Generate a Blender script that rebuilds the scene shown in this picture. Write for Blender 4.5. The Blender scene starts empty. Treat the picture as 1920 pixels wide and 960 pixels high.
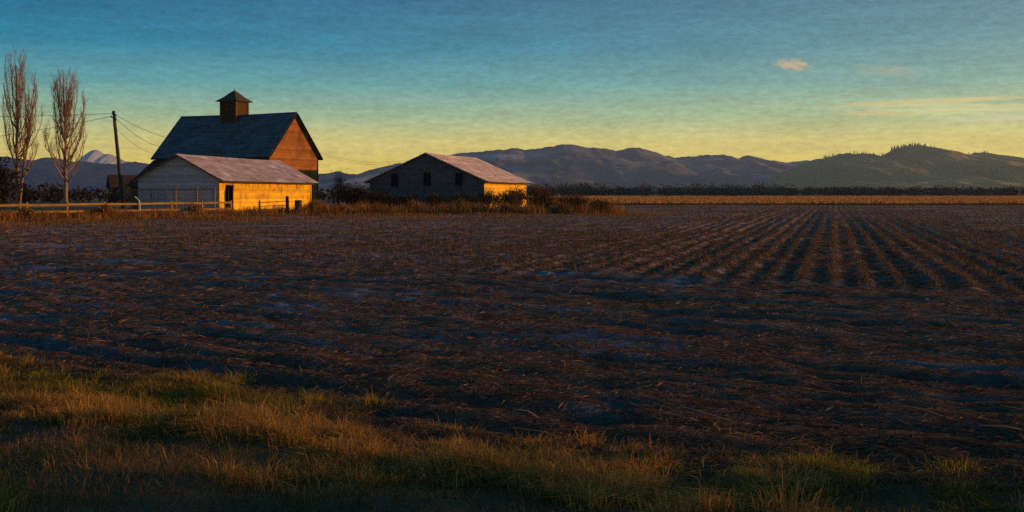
import bpy, math, random
import numpy as np
from mathutils import Vector, Matrix

R = math.radians
random.seed(7)
rng = np.random.default_rng(11)
scene = bpy.context.scene
col = scene.collection

# ------------------------------------------------------------------ camera
CAM_H = 2.2
cam_d = bpy.data.cameras.new('camera')
cam = bpy.data.objects.new('camera', cam_d)
col.objects.link(cam)
cam.location = (0, 0, CAM_H)
cam.rotation_euler = (R(90), 0, 0)
cam_d.sensor_width = 36.0
cam_d.lens = 36.0 * 2059 / 1920
cam_d.shift_y = -119 / 1920
cam_d.clip_start = 0.1
cam_d.clip_end = 80000
scene.camera = cam

# ------------------------------------------------------------------ sun + sky
SUN_PHI, SUN_EL = 9.0, 7.0          # degrees from +X towards +Y, elevation
sun_dir = Vector((math.cos(R(SUN_EL)) * math.cos(R(SUN_PHI)),
                  math.cos(R(SUN_EL)) * math.sin(R(SUN_PHI)), math.sin(R(SUN_EL))))
sl = bpy.data.lights.new('sun', 'SUN')
sl.energy = 4.6
sl.color = (1.0, 0.50, 0.15)
sl.angle = R(0.6)
so = bpy.data.objects.new('sun', sl)
col.objects.link(so)
so.rotation_euler = sun_dir.to_track_quat('Z', 'Y').to_euler()
so.location = (60, 0, 40)

scene.view_settings.view_transform = 'Standard'
scene.view_settings.look = 'None'
scene.view_settings.exposure = 0.0
scene.view_settings.gamma = 1.0
scene.view_settings.use_curve_mapping = False


def lin(r, g, b):
    def f(c):
        c /= 255.0
        return c / 12.92 if c <= 0.04045 else ((c + 0.055) / 1.055) ** 2.4
    return (f(r), f(g), f(b), 1.0)


world = bpy.data.worlds.new('World')
scene.world = world
world.use_nodes = True
wn, wl = world.node_tree.nodes, world.node_tree.links
wn.clear()


def wnode(t, **kw):
    n = wn.new(t)
    for k, v in kw.items():
        setattr(n, k, v)
    return n


def wmath(op, a, b=None, clamp=False):
    n = wn.new('ShaderNodeMath')
    n.operation = op
    n.use_clamp = clamp
    for i, v in enumerate((a, b)):
        if v is None:
            continue
        if isinstance(v, (int, float)):
            n.inputs[i].default_value = v
        else:
            wl.new(v, n.inputs[i])
    return n.outputs[0]


def wmix(fac, a, b, blend='MIX'):
    n = wn.new('ShaderNodeMix')
    n.data_type = 'RGBA'
    n.blend_type = blend
    for i, v in ((0, fac), (6, a), (7, b)):
        if isinstance(v, (int, float)):
            n.inputs[i].default_value = v
        elif isinstance(v, tuple):
            n.inputs[i].default_value = v
        else:
            wl.new(v, n.inputs[i])
    return n.outputs[2]


w_out = wnode('ShaderNodeOutputWorld')
w_bg = wnode('ShaderNodeBackground')
w_sky = wnode('ShaderNodeTexSky', sky_type='NISHITA', sun_disc=False)
w_sky.sun_elevation = R(SUN_EL)
w_sky.sun_rotation = R(90 - SUN_PHI)
w_sky.air_density = 1.4
w_sky.dust_density = 1.6
w_sky.ozone_density = 2.5
w_tc = wnode('ShaderNodeTexCoord')
w_sep = wnode('ShaderNodeSeparateXYZ')
wl.new(w_tc.outputs['Generated'], w_sep.inputs[0])
wx, wy, wz = w_sep.outputs
ramp = wnode('ShaderNodeValToRGB')
wl.new(wz, ramp.inputs[0])
cr = ramp.color_ramp
stops = [(0.0, lin(255, 216, 80)), (0.025, lin(255, 226, 104)), (0.045, lin(234, 220, 132)), (0.066, lin(166, 196, 160)),
         (0.096, lin(92, 168, 176)), (0.13, lin(10, 132, 168)), (0.175, lin(0, 100, 146)), (0.35, lin(0, 86, 138)), (1.0, lin(4, 64, 118))]
while len(cr.elements) < len(stops):
    cr.elements.new(0.5)
for e, (p, c) in zip(cr.elements, stops):
    e.position = p
    e.color = c
az = wmath('ARCTAN2', wx, wy)                      # 0 straight ahead, + to the right
# glow of the low sun: whole sky grows paler and warmer towards the sun's azimuth
dot = wnode('ShaderNodeVectorMath', operation='DOT_PRODUCT')
wl.new(w_tc.outputs['Generated'], dot.inputs[0])
dot.inputs[1].default_value = sun_dir[:]
glow = wmath('MULTIPLY', wmath('POWER', wmath('MAXIMUM', wmath('ADD', wmath('MULTIPLY', dot.outputs['Value'], 0.5), 0.5), 0.0), 3.0), 0.62)
base = wmix(glow, ramp.outputs[0], wmix(wmath('MULTIPLY', wz, 4.0, True), lin(250, 222, 92), lin(92, 176, 188)))
nish = wmix(1.0, w_sky.outputs[0], (0.02, 0.05, 0.06, 1), 'MULTIPLY')
base = wmix(0.08, base, nish)
# streaked canvas-like mottling put into the sky colour: very low contrast
vec = wnode('ShaderNodeCombineXYZ')
wl.new(wmath('MULTIPLY', az, 9.0), vec.inputs[0])
wl.new(wmath('MULTIPLY', wz, 60.0), vec.inputs[1])
nz = wnode('ShaderNodeTexNoise')
wl.new(vec.outputs[0], nz.inputs['Vector'])
nz.inputs['Scale'].default_value = 1.0
nz.inputs['Detail'].default_value = 7.0
nz.inputs['Roughness'].default_value = 0.68
sky_mottle = wmath('ADD', wmath('MULTIPLY', wmath('SUBTRACT', nz.outputs[0], 0.5), 1.1), 1.0)
vc = wnode('ShaderNodeCombineColor')
for i in range(3):
    wl.new(sky_mottle, vc.inputs[i])
base = wmix(0.62, base, wmix(1.0, base, vc.outputs[0], 'MULTIPLY'))
# finer grain of the same mottling, a canvas texture and no cloud
vec2 = wnode('ShaderNodeCombineXYZ')
wl.new(wmath('MULTIPLY', az, 95.0), vec2.inputs[0])
wl.new(wmath('MULTIPLY', wz, 270.0), vec2.inputs[1])
nz2 = wnode('ShaderNodeTexNoise')
wl.new(vec2.outputs[0], nz2.inputs['Vector'])
nz2.inputs['Scale'].default_value = 1.0
nz2.inputs['Detail'].default_value = 4.0
nz2.inputs['Roughness'].default_value = 0.75
sky_grain = wmath('ADD', wmath('MULTIPLY', wmath('SUBTRACT', nz2.outputs[0], 0.5), 1.25), 1.0)
vc2 = wnode('ShaderNodeCombineColor')
for i in range(3):
    wl.new(sky_grain, vc2.inputs[i])
base = wmix(0.7, base, wmix(1.0, base, vc2.outputs[0], 'MULTIPLY'))


def px_az(x):
    return math.atan((x - 960) / 2059)


def px_el(x, y):
    return math.sin(math.atan2((361 - y), math.hypot(2059, x - 960)))


def cloud(b, x, y, sx, sy, tilt, color, strength, nscale, edge):
    """a soft cloud in the sky at one azimuth and elevation, broken by noise"""
    du = wmath('SUBTRACT', az, px_az(x))
    dv = wmath('SUBTRACT', wz, px_el(x, y))
    dv = wmath('ADD', dv, wmath('MULTIPLY', du, tilt))
    u = wmath('DIVIDE', du, sx / 2059)
    v = wmath('DIVIDE', dv, sy / 2059)
    d = wmath('ADD', wmath('MULTIPLY', u, u), wmath('MULTIPLY', v, v))
    cv = wnode('ShaderNodeCombineXYZ')
    wl.new(wmath('MULTIPLY', u, nscale), cv.inputs[0])
    wl.new(wmath('MULTIPLY', v, nscale), cv.inputs[1])
    cv.inputs[2].default_value = x * 0.01
    n = wnode('ShaderNodeTexNoise')
    wl.new(cv.outputs[0], n.inputs['Vector'])
    n.inputs['Scale'].default_value = 1.0
    n.inputs['Detail'].default_value = 6.0
    n.inputs['Roughness'].default_value = 0.62
    f = wmath('SUBTRACT', wmath('ADD', 1.0, wmath('MULTIPLY', wmath('SUBTRACT', n.outputs[0], 0.5), edge)), d)
    f = wmath('MULTIPLY', wmath('MULTIPLY', f, 0.75, True), strength)
    return wmix(f, b, color)


base = cloud(base, 1487, 122, 34, 13, 0.16, lin(235, 190, 130), 0.75, 1.9, 3.4)
base = cloud(base, 1660, 132, 62, 13, 0.05, lin(214, 186, 142), 0.3, 2.2, 3.6)
base = cloud(base, 1745, 190, 210, 7, -0.02, lin(236, 206, 136), 0.75, 2.2, 3.0)
base = cloud(base, 1800, 204, 170, 12, 0.01, lin(232, 222, 160), 0.7, 2.2, 3.0)
base = cloud(base, 1640, 213, 95, 5, 0.03, lin(236, 200, 130), 0.65, 2.2, 3.0)
base = cloud(base, 1960, 216, 190, 8, -0.02, lin(222, 216, 190), 0.7, 2.2, 3.0)
base = cloud(base, 2300, 170, 240, 14, 0.02, lin(222, 196, 140), 0.5, 1.5, 2.6)
base = cloud(base, -420, 190, 260, 10, 0.02, lin(200, 186, 140), 0.4, 1.5, 2.6)
base = wmix(wmath('SUBTRACT', 1.0, wmath('MULTIPLY', wmath('ABSOLUTE', wz), 9.0, True), True), base, wmix(1.0, base, (1.32, 1.29, 1.12, 1), 'MULTIPLY'))
wl.new(base, w_bg.inputs[0])
w_bg.inputs[1].default_value = 1.06
world.cycles.sampling_method = 'MANUAL'
world.cycles.sample_map_resolution = 256
wl.new(w_bg.outputs[0], w_out.inputs[0])

# ------------------------------------------------------------------ materials
MATS = {}


def material(name, c1, c2=None, scale=3.0, rough=0.85, bump=0.0, stretch=(1, 1, 1), tint=True, translucent=0.0,
             c3=None, c3_scale=0.5, c3_lo=0.5, c3_hi=0.65, spec=0.2, detail=6.0, colattr=False, bump_scale=None):
    m = bpy.data.materials.new(name)
    m.use_nodes = True
    nt = m.node_tree
    n, l = nt.nodes, nt.links
    n.clear()
    out = n.new('ShaderNodeOutputMaterial')
    bs = n.new('ShaderNodeBsdfPrincipled')
    bs.inputs['Roughness'].default_value = rough
    bs.inputs['Specular IOR Level'].default_value = spec
    tc = n.new('ShaderNodeTexCoord')
    mp = n.new('ShaderNodeMapping')
    mp.inputs['Scale'].default_value = stretch
    l.new(tc.outputs['Object'], mp.inputs[0])
    nz = n.new('ShaderNodeTexNoise')
    nz.inputs['Scale'].default_value = scale
    nz.inputs['Detail'].default_value = detail
    nz.inputs['Roughness'].default_value = 0.65
    l.new(mp.outputs[0], nz.inputs['Vector'])

    def mix(f, a, b, blend='MIX'):
        x = n.new('ShaderNodeMix')
        x.data_type = 'RGBA'
        x.blend_type = blend
        for i, v in ((0, f), (6, a), (7, b)):
            if isinstance(v, (int, float)):
                x.inputs[i].default_value = v
            elif isinstance(v, (tuple, list)):
                x.inputs[i].default_value = tuple(v[:3]) + (1.0,)
            else:
                l.new(v, x.inputs[i])
        return x.outputs[2]

    c2 = c2 or c1
    rr = n.new('ShaderNodeMapRange')
    rr.inputs[1].default_value = 0.32
    rr.inputs[2].default_value = 0.68
    l.new(nz.outputs[0], rr.inputs[0])
    c = mix(rr.outputs[0], c1, c2)
    if c3 is not None:
        n3 = n.new('ShaderNodeTexNoise')
        n3.inputs['Scale'].default_value = c3_scale
        n3.inputs['Detail'].default_value = 5.0
        l.new(tc.outputs['Object'], n3.inputs['Vector'])
        r3 = n.new('ShaderNodeMapRange')
        r3.inputs[1].default_value = c3_lo
        r3.inputs[2].default_value = c3_hi
        l.new(n3.outputs[0], r3.inputs[0])
        c = mix(r3.outputs[0], c, c3)
    if tint:
        at = n.new('ShaderNodeAttribute')
        at.attribute_name = 'Col'
        c = mix(1.0, c, at.outputs['Color'], 'MULTIPLY')
    l.new(c, bs.inputs['Base Color'])
    if bump:
        nb = n.new('ShaderNodeTexNoise')
        nb.inputs['Scale'].default_value = bump_scale or scale * 3
        nb.inputs['Detail'].default_value = 5.0
        l.new(mp.outputs[0], nb.inputs['Vector'])
        b = n.new('ShaderNodeBump')
        b.inputs['Strength'].default_value = bump
        b.inputs['Distance'].default_value = 0.05
        l.new(nb.outputs[0], b.inputs['Height'])
        l.new(b.outputs[0], bs.inputs['Normal'])
    sh = bs.outputs[0]
    if translucent:
        tr = n.new('ShaderNodeBsdfTranslucent')
        l.new(c, tr.inputs[0])
        mx = n.new('ShaderNodeMixShader')
        mx.inputs[0].default_value = translucent
        l.new(sh, mx.inputs[1])
        l.new(tr.outputs[0], mx.inputs[2])
        sh = mx.outputs[0]
    l.new(sh, out.inputs[0])
    MATS[name] = m
    return m


material('field_soil', (0.145, 0.100, 0.084), (0.078, 0.058, 0.054), scale=1.6, rough=0.95, bump=0.6, bump_scale=22, spec=0.08)
material('straw', (0.30, 0.175, 0.11), (0.17, 0.105, 0.075), scale=0.8, translucent=0.25, spec=0.15)
material('grass_blades', (1, 1, 1), (0.7, 0.7, 0.7), scale=1.2, translucent=0.4, spec=0.15)
material('weed', (0.42, 0.19, 0.05), (0.18, 0.08, 0.03), scale=0.5, translucent=0.3, spec=0.1)
material('sunlit_paint', (0.88, 0.50, 0.008), (0.64, 0.33, 0.008), scale=1.1, stretch=(1, 1, 3), rough=0.7, bump=0.25,  # sunset gold put into the paint of the sun-facing walls
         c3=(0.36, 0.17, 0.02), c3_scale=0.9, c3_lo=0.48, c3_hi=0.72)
material('shade_grey_siding', (0.52, 0.45, 0.50), (0.35, 0.30, 0.34), scale=1.3, stretch=(1, 1, 4), rough=0.8, bump=0.25)  # grey of the shade put into the shed boards away from the lit wall
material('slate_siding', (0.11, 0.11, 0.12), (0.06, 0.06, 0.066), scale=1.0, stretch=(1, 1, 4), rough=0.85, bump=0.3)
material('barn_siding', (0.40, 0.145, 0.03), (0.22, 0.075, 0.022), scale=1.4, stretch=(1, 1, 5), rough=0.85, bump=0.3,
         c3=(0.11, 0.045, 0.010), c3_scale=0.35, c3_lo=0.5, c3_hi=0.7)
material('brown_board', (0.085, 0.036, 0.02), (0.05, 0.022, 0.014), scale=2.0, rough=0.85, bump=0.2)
material('dark_board', (0.05, 0.04, 0.035), (0.03, 0.025, 0.022), scale=2.0, rough=0.85)
material('dark_shingle', (0.115, 0.135, 0.16), (0.055, 0.065, 0.08), scale=0.7, rough=0.85, bump=0.3,
         c3=(0.075, 0.08, 0.02), c3_scale=0.16, c3_lo=0.54, c3_hi=0.68)
material('pale_shingle', (0.50, 0.37, 0.40), (0.30, 0.215, 0.235), scale=1.1, rough=0.8, bump=0.35,
         c3=(0.62, 0.53, 0.58), c3_scale=0.5, c3_lo=0.55, c3_hi=0.68)
material('pink_shingle', (0.74, 0.53, 0.47), (0.50, 0.36, 0.33), scale=1.1, rough=0.8, bump=0.35,
         c3=(0.85, 0.66, 0.58), c3_scale=0.5, c3_lo=0.55, c3_hi=0.68)
material('cupola_wood', (0.16, 0.085, 0.014), (0.09, 0.05, 0.012), scale=1.5, rough=0.85, bump=0.2)
material('cupola_shingle', (0.10, 0.06, 0.03), (0.05, 0.032, 0.02), scale=1.5, rough=0.85, bump=0.3)
material('fence_wood', (0.36, 0.19, 0.04), (0.21, 0.11, 0.025), scale=1.5, rough=0.85, bump=0.2)
material('pole_wood', (0.085, 0.06, 0.045), (0.05, 0.037, 0.03), scale=2.0, stretch=(6, 6, 0.6), rough=0.9, bump=0.3)
material('wire_metal', (0.05, 0.045, 0.04), (0.03, 0.03, 0.03), scale=2.0, rough=0.5)
material('pen_wire', (0.34, 0.24, 0.13), (0.22, 0.16, 0.1), scale=2.0, rough=0.6)
material('ceramic', (0.4, 0.33, 0.3), (0.3, 0.25, 0.22), scale=4.0, rough=0.3)
material('poplar_bark', (0.36, 0.20, 0.11), (0.20, 0.11, 0.07), scale=2.0, stretch=(1, 1, 0.3), rough=0.9, bump=0.3)
material('bramble', (0.17, 0.075, 0.026), (0.08, 0.036, 0.016), scale=0.7, translucent=0.2, spec=0.1)
material('dark_leaf', (0.05, 0.036, 0.016), (0.024, 0.018, 0.010), scale=0.7, translucent=0.15, spec=0.15)
material('rusty_metal', (0.08, 0.045, 0.025), (0.04, 0.025, 0.018), scale=4.0, rough=0.7)
material('white_pipe', (0.7, 0.66, 0.6), (0.55, 0.5, 0.45), scale=4.0, rough=0.5)
material('red_boards', (0.06, 0.014, 0.012), (0.035, 0.01, 0.01), scale=2.0, rough=0.9)
material('treeline_leaf', (0.014, 0.042, 0.046), (0.008, 0.024, 0.028), scale=0.05, translucent=0.1, spec=0.05)
material('bare_wood', (0.11, 0.075, 0.05), (0.07, 0.05, 0.035), scale=0.05, translucent=0.1, spec=0.05)
material('dry_meadow', (0.36, 0.18, 0.045), (0.24, 0.12, 0.03), scale=0.03, rough=0.95, tint=False, bump=0.0)
material('land', (0.06, 0.06, 0.045), (0.035, 0.036, 0.03), scale=0.004, rough=0.95, tint=False)
material('range_forest', (0.13, 0.115, 0.13), (0.08, 0.072, 0.084), scale=0.004, rough=0.95, detail=9, bump=0.0,  # colour raised to stand in for the pale lift of distance haze
         c3=(0.34, 0.33, 0.37), c3_scale=0.0026, c3_lo=0.53, c3_hi=0.68)
material('hill_forest', (0.44, 0.24, 0.05), (0.28, 0.155, 0.036), scale=0.008, rough=0.95, detail=9)  # dry brown, with warm haze light put into the colour
material('haze_blue_forest', (0.012, 0.05, 0.12), (0.008, 0.03, 0.075), scale=0.003, rough=0.95, detail=9)  # blue of the distance haze put into the forest colour
material('snow', (0.58, 0.56, 0.58), (0.46, 0.45, 0.48), scale=0.003, rough=0.8, detail=9,
         c3=(0.12, 0.12, 0.14), c3_scale=0.004, c3_lo=0.58, c3_hi=0.66)


# ------------------------------------------------------------------ helpers
def value_noise(x, y, seed=0):
    xi, yi = np.floor(x).astype(np.int64), np.floor(y).astype(np.int64)
    fx, fy = x - xi, y - yi
    fx, fy = fx * fx * (3 - 2 * fx), fy * fy * (3 - 2 * fy)

    def h(a, b):
        n = (a * 374761393 + b * 668265263 + seed * 1274126177) & 0x7FFFFFFF
        n = ((n ^ (n >> 13)) * 1274126177) & 0x7FFFFFFF
        n = n ^ (n >> 16)
        return (n & 0xFFFF) / 65535.0 * 2 - 1
    return ((h(xi, yi) * (1 - fx) + h(xi + 1, yi) * fx) * (1 - fy) + (h(xi, yi + 1) * (1 - fx) + h(xi + 1, yi + 1) * fx) * fy)


def fbm(x, y, octs=4, seed=0):
    s, a, t = 0.0, 1.0, 0.0
    for i in range(octs):
        s = s + a * value_noise(x * 2 ** i, y * 2 ** i, seed + i * 17)
        t += a
        a *= 0.5
    return s / t


def smooth(a, b, x):
    t = np.clip((x - a) / (b - a), 0, 1)
    return t * t * (3 - 2 * t)


def tag(o, label=None, cat=None, group=None, kind=None):
    for k, v in (('label', label), ('category', cat), ('group', group), ('kind', kind)):
        if v:
            o[k] = v
    return o


def empty(name, loc, rz=0.0, **kw):
    o = bpy.data.objects.new(name, None)
    col.objects.link(o)
    o.location = loc
    o.rotation_euler = (0, 0, rz)
    return tag(o, **kw)


def link(name, me, parent=None, **kw):
    o = bpy.data.objects.new(name, me)
    col.objects.link(o)
    if parent:
        o.parent = parent
    return tag(o, **kw)


def np_mesh(name, verts, quads=None, tris=None, colors=None, mat=None, smooth_shade=False):
    me = bpy.data.meshes.new(name)
    nq = 0 if quads is None else len(quads)
    nt = 0 if tris is None else len(tris)
    me.vertices.add(len(verts))
    me.vertices.foreach_set('co', np.asarray(verts, np.float32).ravel())
    idx = []
    if nq:
        idx.append(np.asarray(quads).ravel())
    if nt:
        idx.append(np.asarray(tris).ravel())
    idx = np.concatenate(idx).astype(np.int32)
    me.loops.add(len(idx))
    me.loops.foreach_set('vertex_index', idx)
    starts = np.concatenate([np.arange(nq) * 4, nq * 4 + np.arange(nt) * 3]).astype(np.int32)
    me.polygons.add(nq + nt)
    me.polygons.foreach_set('loop_start', starts)
    if smooth_shade:
        me.polygons.foreach_set('use_smooth', np.ones(nq + nt, bool))
    if colors is None:
        colors = np.ones((len(verts), 3))
    colors = np.asarray(colors, np.float32)
    at = me.attributes.new('Col', 'FLOAT_COLOR', 'POINT')
    at.data.foreach_set('color', np.concatenate([colors, np.ones((len(verts), 1), np.float32)], 1).astype(np.float32).ravel())
    me.update(calc_edges=True)
    me.validate()
    if mat:
        me.materials.append(MATS[mat])
    return me


class MB:
    """collects boxes, beams and tubes of ONE part"""
    def __init__(self):
        self.v, self.f, self.c = [], [], []

    def add(self, vs, fs, t=1.0):
        b = len(self.v)
        self.v += [tuple(p) for p in vs]
        self.f += [tuple(b + i for i in f) for f in fs]
        tt = (t, t, t) if isinstance(t, (int, float)) else t
        self.c += [tt] * len(vs)

    def prism(self, a, b, t=1.0):
        """two matching rings of points"""
        n = len(a)
        fs = [tuple(range(n))[::-1], tuple(range(n, 2 * n))]
        fs += [(i, (i + 1) % n, n + (i + 1) % n, n + i) for i in range(n)]
        self.add(list(a) + list(b), fs, t)

    def box(self, x0, x1, y0, y1, z0, z1, t=1.0):
        self.prism([(x0, y0, z0), (x1, y0, z0), (x1, y1, z0), (x0, y1, z0)],
                   [(x0, y0, z1), (x1, y0, z1), (x1, y1, z1), (x0, y1, z1)], t)

    def beam(self, p0, p1, w, h, t=1.0, up=(0, 0, 1)):
        p0, p1 = Vector(p0), Vector(p1)
        d = (p1 - p0).normalized()
        s = d.cross(Vector(up))
        if s.length < 1e-4:
            s = Vector((1, 0, 0))
        s.normalize()
        u = s.cross(d)
        ring = [s * (a * w / 2) + u * (b * h / 2) for a, b in ((-1, -1), (1, -1), (1, 1), (-1, 1))]
        self.prism([p0 + r for r in ring], [p1 + r for r in ring], t)

    def tube(self, pts, rad, n=6, t=1.0):
        pts = [Vector(p) for p in pts]
        base = len(self.v)
        for i, p in enumerate(pts):
            d = (pts[min(i + 1, len(pts) - 1)] - pts[max(i - 1, 0)]).normalized()
            a = d.cross(Vector((0, 0, 1)))
            if a.length < 0.05:
                a = d.cross(Vector((1, 0, 0)))
            a.normalize()
            b = a.cross(d)
            r = rad[i] if hasattr(rad, '__len__') else rad
            for k in range(n):
                q = 2 * math.pi * k / n
                self.v.append(tuple(p + a * (r * math.cos(q)) + b * (r * math.sin(q))))
                self.c.append((t, t, t) if isinstance(t, (int, float)) else t)
        for i in range(len(pts) - 1):
            for k in range(n):
                self.f.append((base + i * n + k, base + i * n + (k + 1) % n, base + (i + 1) * n + (k + 1) % n, base + (i + 1) * n + k))
        self.f.append(tuple(base + k for k in range(n))[::-1])
        self.f.append(tuple(base + (len(pts) - 1) * n + k for k in range(n)))

    def mesh(self, name, mat, smooth_shade=False):
        me = bpy.data.meshes.new(name)
        me.from_pydata(self.v, [], self.f)
        at = me.attributes.new('Col', 'FLOAT_COLOR', 'POINT')
        at.data.foreach_set('color', np.array([c + (1.0,) for c in self.c], np.float32).ravel())
        me.materials.append(MATS[mat])
        if smooth_shade:
            me.polygons.foreach_set('use_smooth', np.ones(len(me.polygons), bool))
        me.update()
        return me

    def build(self, name, mat, parent=None, smooth_shade=False, **kw):
        return link(name, self.mesh(name, mat, smooth_shade), parent, **kw)


def rv(a, b):
    return random.uniform(a, b)


# ------------------------------------------------------------------ ground
ROW = 0.76
RD = np.array((math.sin(R(16.3)), math.cos(R(16.3))))       # direction of the far rows
HD = np.array((0.854, -0.520))                              # direction of the headland rows and the road verge


def s_edge(X, Y):
    return (X + 6.4) * 0.520 + (Y - 13.8) * 0.854


def zones(X, Y):
    s = s_edge(X, Y)
    wob = fbm(X / 3.0, Y / 3.0, 3, 5)
    verge = 1 - smooth(-0.9, 0.9, s + wob * 1.5)
    head = (1 - smooth(16.0, 20.0, s + wob * 2)) * (1 - verge)
    # farmyard grass: beyond the fence line and round the barns
    fl = (X + 38) * 0.865 - (Y - 86) * 0.5                   # >0 on the field side of the fence line
    yard = smooth(-2.0, 3.5, -fl + wob * 3) * smooth(60, 72, Y)
    yard2 = smooth(103, 112, Y + wob * 3) * (1 - smooth(12, 20, X + wob * 3))
    yard = np.maximum(yard, yard2)
    rows = (1 - verge) * (1 - head) * (1 - yard)
    cm = X * RD[1] - Y * RD[0] + 2.5 * wob
    rows = rows * smooth(-14, -6, cm) * (1 - smooth(5, 12, cm)) * smooth(-0.5, 0.2, fbm(X / 9, Y / 14, 2, 37) + 0.35)
    return s, verge, head, yard, rows


def gh(X, Y):
    X, Y = np.asarray(X, float), np.asarray(Y, float)
    s, verge, head, yard, rows = zones(X, Y)
    near = 1 - smooth(60, 140, Y)
    c_far = (X * RD[1] - Y * RD[0]) / ROW
    c_head = s / ROW + 0.7 * fbm(X / 5, Y / 5, 2, 31)
    z = 0.07 * fbm(X / 7, Y / 7, 2, 1) + 0.045 * fbm(X / 1.4, Y / 1.4, 3, 2) * (0.4 + 0.6 * near)
    z = z + rows * (0.055 * np.cos(2 * math.pi * c_far) + 0.035 * np.cos(2 * math.pi * c_far / 4 + 0.6)) * (1 - smooth(110, 190, Y) * 0.6)
    hm_ = np.clip(0.5 + 1.1 * fbm(X / 5, Y / 3, 2, 33), 0, 1)
    al_, ac_ = X * HD[0] + Y * HD[1], X * 0.52 + Y * 0.854
    z = z + head * (0.038 * hm_ * np.cos(2 * math.pi * c_head) + 0.026 * hm_ * np.cos(2 * math.pi * c_head / 3 + 1.0) + 0.075 * fbm(al_ / 2.4, ac_ / 0.8, 3, 35))
    z = z + (1 - verge) * (1 - yard) * near * (0.045 * fbm(X / 0.34, Y / 0.34, 2, 3) + 0.03 * np.clip(fbm(X / 0.7, Y / 0.6, 2, 39), 0.1, 1))
    z = z + verge * (0.11 * fbm(X / 0.9, Y / 0.9, 2, 4) + 0.05 * np.clip(-s - 0.5, 0, 9))
    ye = smooth(80, 100, Y)
    return z * (1 - 0.6 * ye * yard)


def graded(lo, hi, step0, growth, c=0.0):
    out, p = [c], c
    while p < hi:
        p += max(step0, growth * abs(p - c))
        out.append(p)
    p = c
    while p > lo:
        p -= max(step0, growth * abs(p - c))
        out.append(p)
    return np.array(sorted(out))


xs = np.concatenate([graded(-9000, 9000, 0.13, 0.02)[0:0], graded(-9000, 9000, 0.13, 0.0095)])
ys = [-400, -150, -60, -25, -10, -4, 0, 2.0]
y = 3.2
while y < 7000:
    ys.append(y)
    y += max(0.075, 0.0062 * y) if y < 260 else 0.06 * y
ys = np.array(ys)
GX, GY = np.meshgrid(xs, ys)
GZ = gh(GX, GY)
GZ = GZ * (1 - smooth(170, 230, GY)) * (1 - smooth(150, 220, np.abs(GX)))
s, verge, head, yard, rows = zones(GX, GY)
nx, ny = len(xs), len(ys)
ii = np.arange(nx * ny).reshape(ny, nx)
quads = np.stack([ii[:-1, :-1], ii[:-1, 1:], ii[1:, 1:], ii[1:, :-1]], -1).reshape(-1, 4)
# cover of the ground itself: bare soil, frosted hollows, straw litter, turf, far pasture
along = GX * HD[0] + GY * HD[1]
across = GX * 0.52 + GY * 0.854
frost = smooth(-0.02, 0.34, fbm(along / 3.6, across / 1.0, 4, 8) + 0.22 * fbm(GX / 11, GY / 11, 2, 6))
frost = frost * smooth(-0.55, 0.25, fbm(GX / 0.5, GY / 0.4, 3, 18)) 
frost = frost * smooth(0.2, 2.2, s)
litter = smooth(-0.1, 0.5, fbm(along / 2.6, across / 0.7, 4, 14))
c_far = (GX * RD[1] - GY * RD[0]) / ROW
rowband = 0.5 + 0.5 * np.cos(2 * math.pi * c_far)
soil = np.array((1.0, 1.0, 1.0))
colr = np.ones(GX.shape + (3,)) * soil
colr = colr + litter[..., None] * np.array((2.2, 1.7, 1.3)) * 0.9
colr = colr * (1 - (frost * 0.85)[..., None]) + (frost * 0.85)[..., None] * np.array((1.0, 2.2, 3.6))
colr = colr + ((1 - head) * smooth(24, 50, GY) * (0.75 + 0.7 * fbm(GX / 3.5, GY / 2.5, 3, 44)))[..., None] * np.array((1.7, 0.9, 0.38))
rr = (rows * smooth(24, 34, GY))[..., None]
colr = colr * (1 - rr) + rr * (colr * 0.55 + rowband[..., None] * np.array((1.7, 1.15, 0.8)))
gg = np.array((2.6, 1.9, 0.85)) * (0.8 + 0.5 * fbm(GX / 4, GY / 4, 3, 9))[..., None]
colr = colr * (1 - yard[..., None]) + yard[..., None] * gg
vv = np.array((0.9, 0.8, 0.45))
colr = colr * (1 - verge[..., None]) + verge[..., None] * vv
far = smooth(195, 215, GY)[..., None]
colr = colr * (1 - far) + far * np.array((1.6, 1.7, 1.3))
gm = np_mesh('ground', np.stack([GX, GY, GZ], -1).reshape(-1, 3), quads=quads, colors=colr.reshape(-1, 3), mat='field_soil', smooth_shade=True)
ground = link('ground', gm, kind='structure', label='dark ploughed stubble field and farmland reaching to the hills')

# strip of pale dry meadow beyond the stubble field
mx = np.array([-20, 30, 80, 150, 260, 420])
my = np.array([198, 240, 330, 480, 640])
MX, MY = np.meshgrid(mx, my)
MX = MX * (MY / 200.0)
MZ = 0.22 + 0.0 * MX
ii = np.arange(MX.size).reshape(MX.shape)
q = np.stack([ii[:-1, :-1], ii[:-1, 1:], ii[1:, 1:], ii[1:, :-1]], -1).reshape(-1, 4)
link('meadow_strip', np_mesh('meadow_strip', np.stack([MX, MY, MZ], -1).reshape(-1, 3), quads=q, mat='dry_meadow'),
     kind='structure', label='bright strip of dry grass between stubble field and dark treeline')


# ------------------------------------------------------------------ hills
def at(x, y, D):
    """the point at distance D that the photograph shows at pixel x, y"""
    return ((x - 960) / 2059 * D, D, CAM_H + (361 - y) / 2059 * D)


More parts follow.
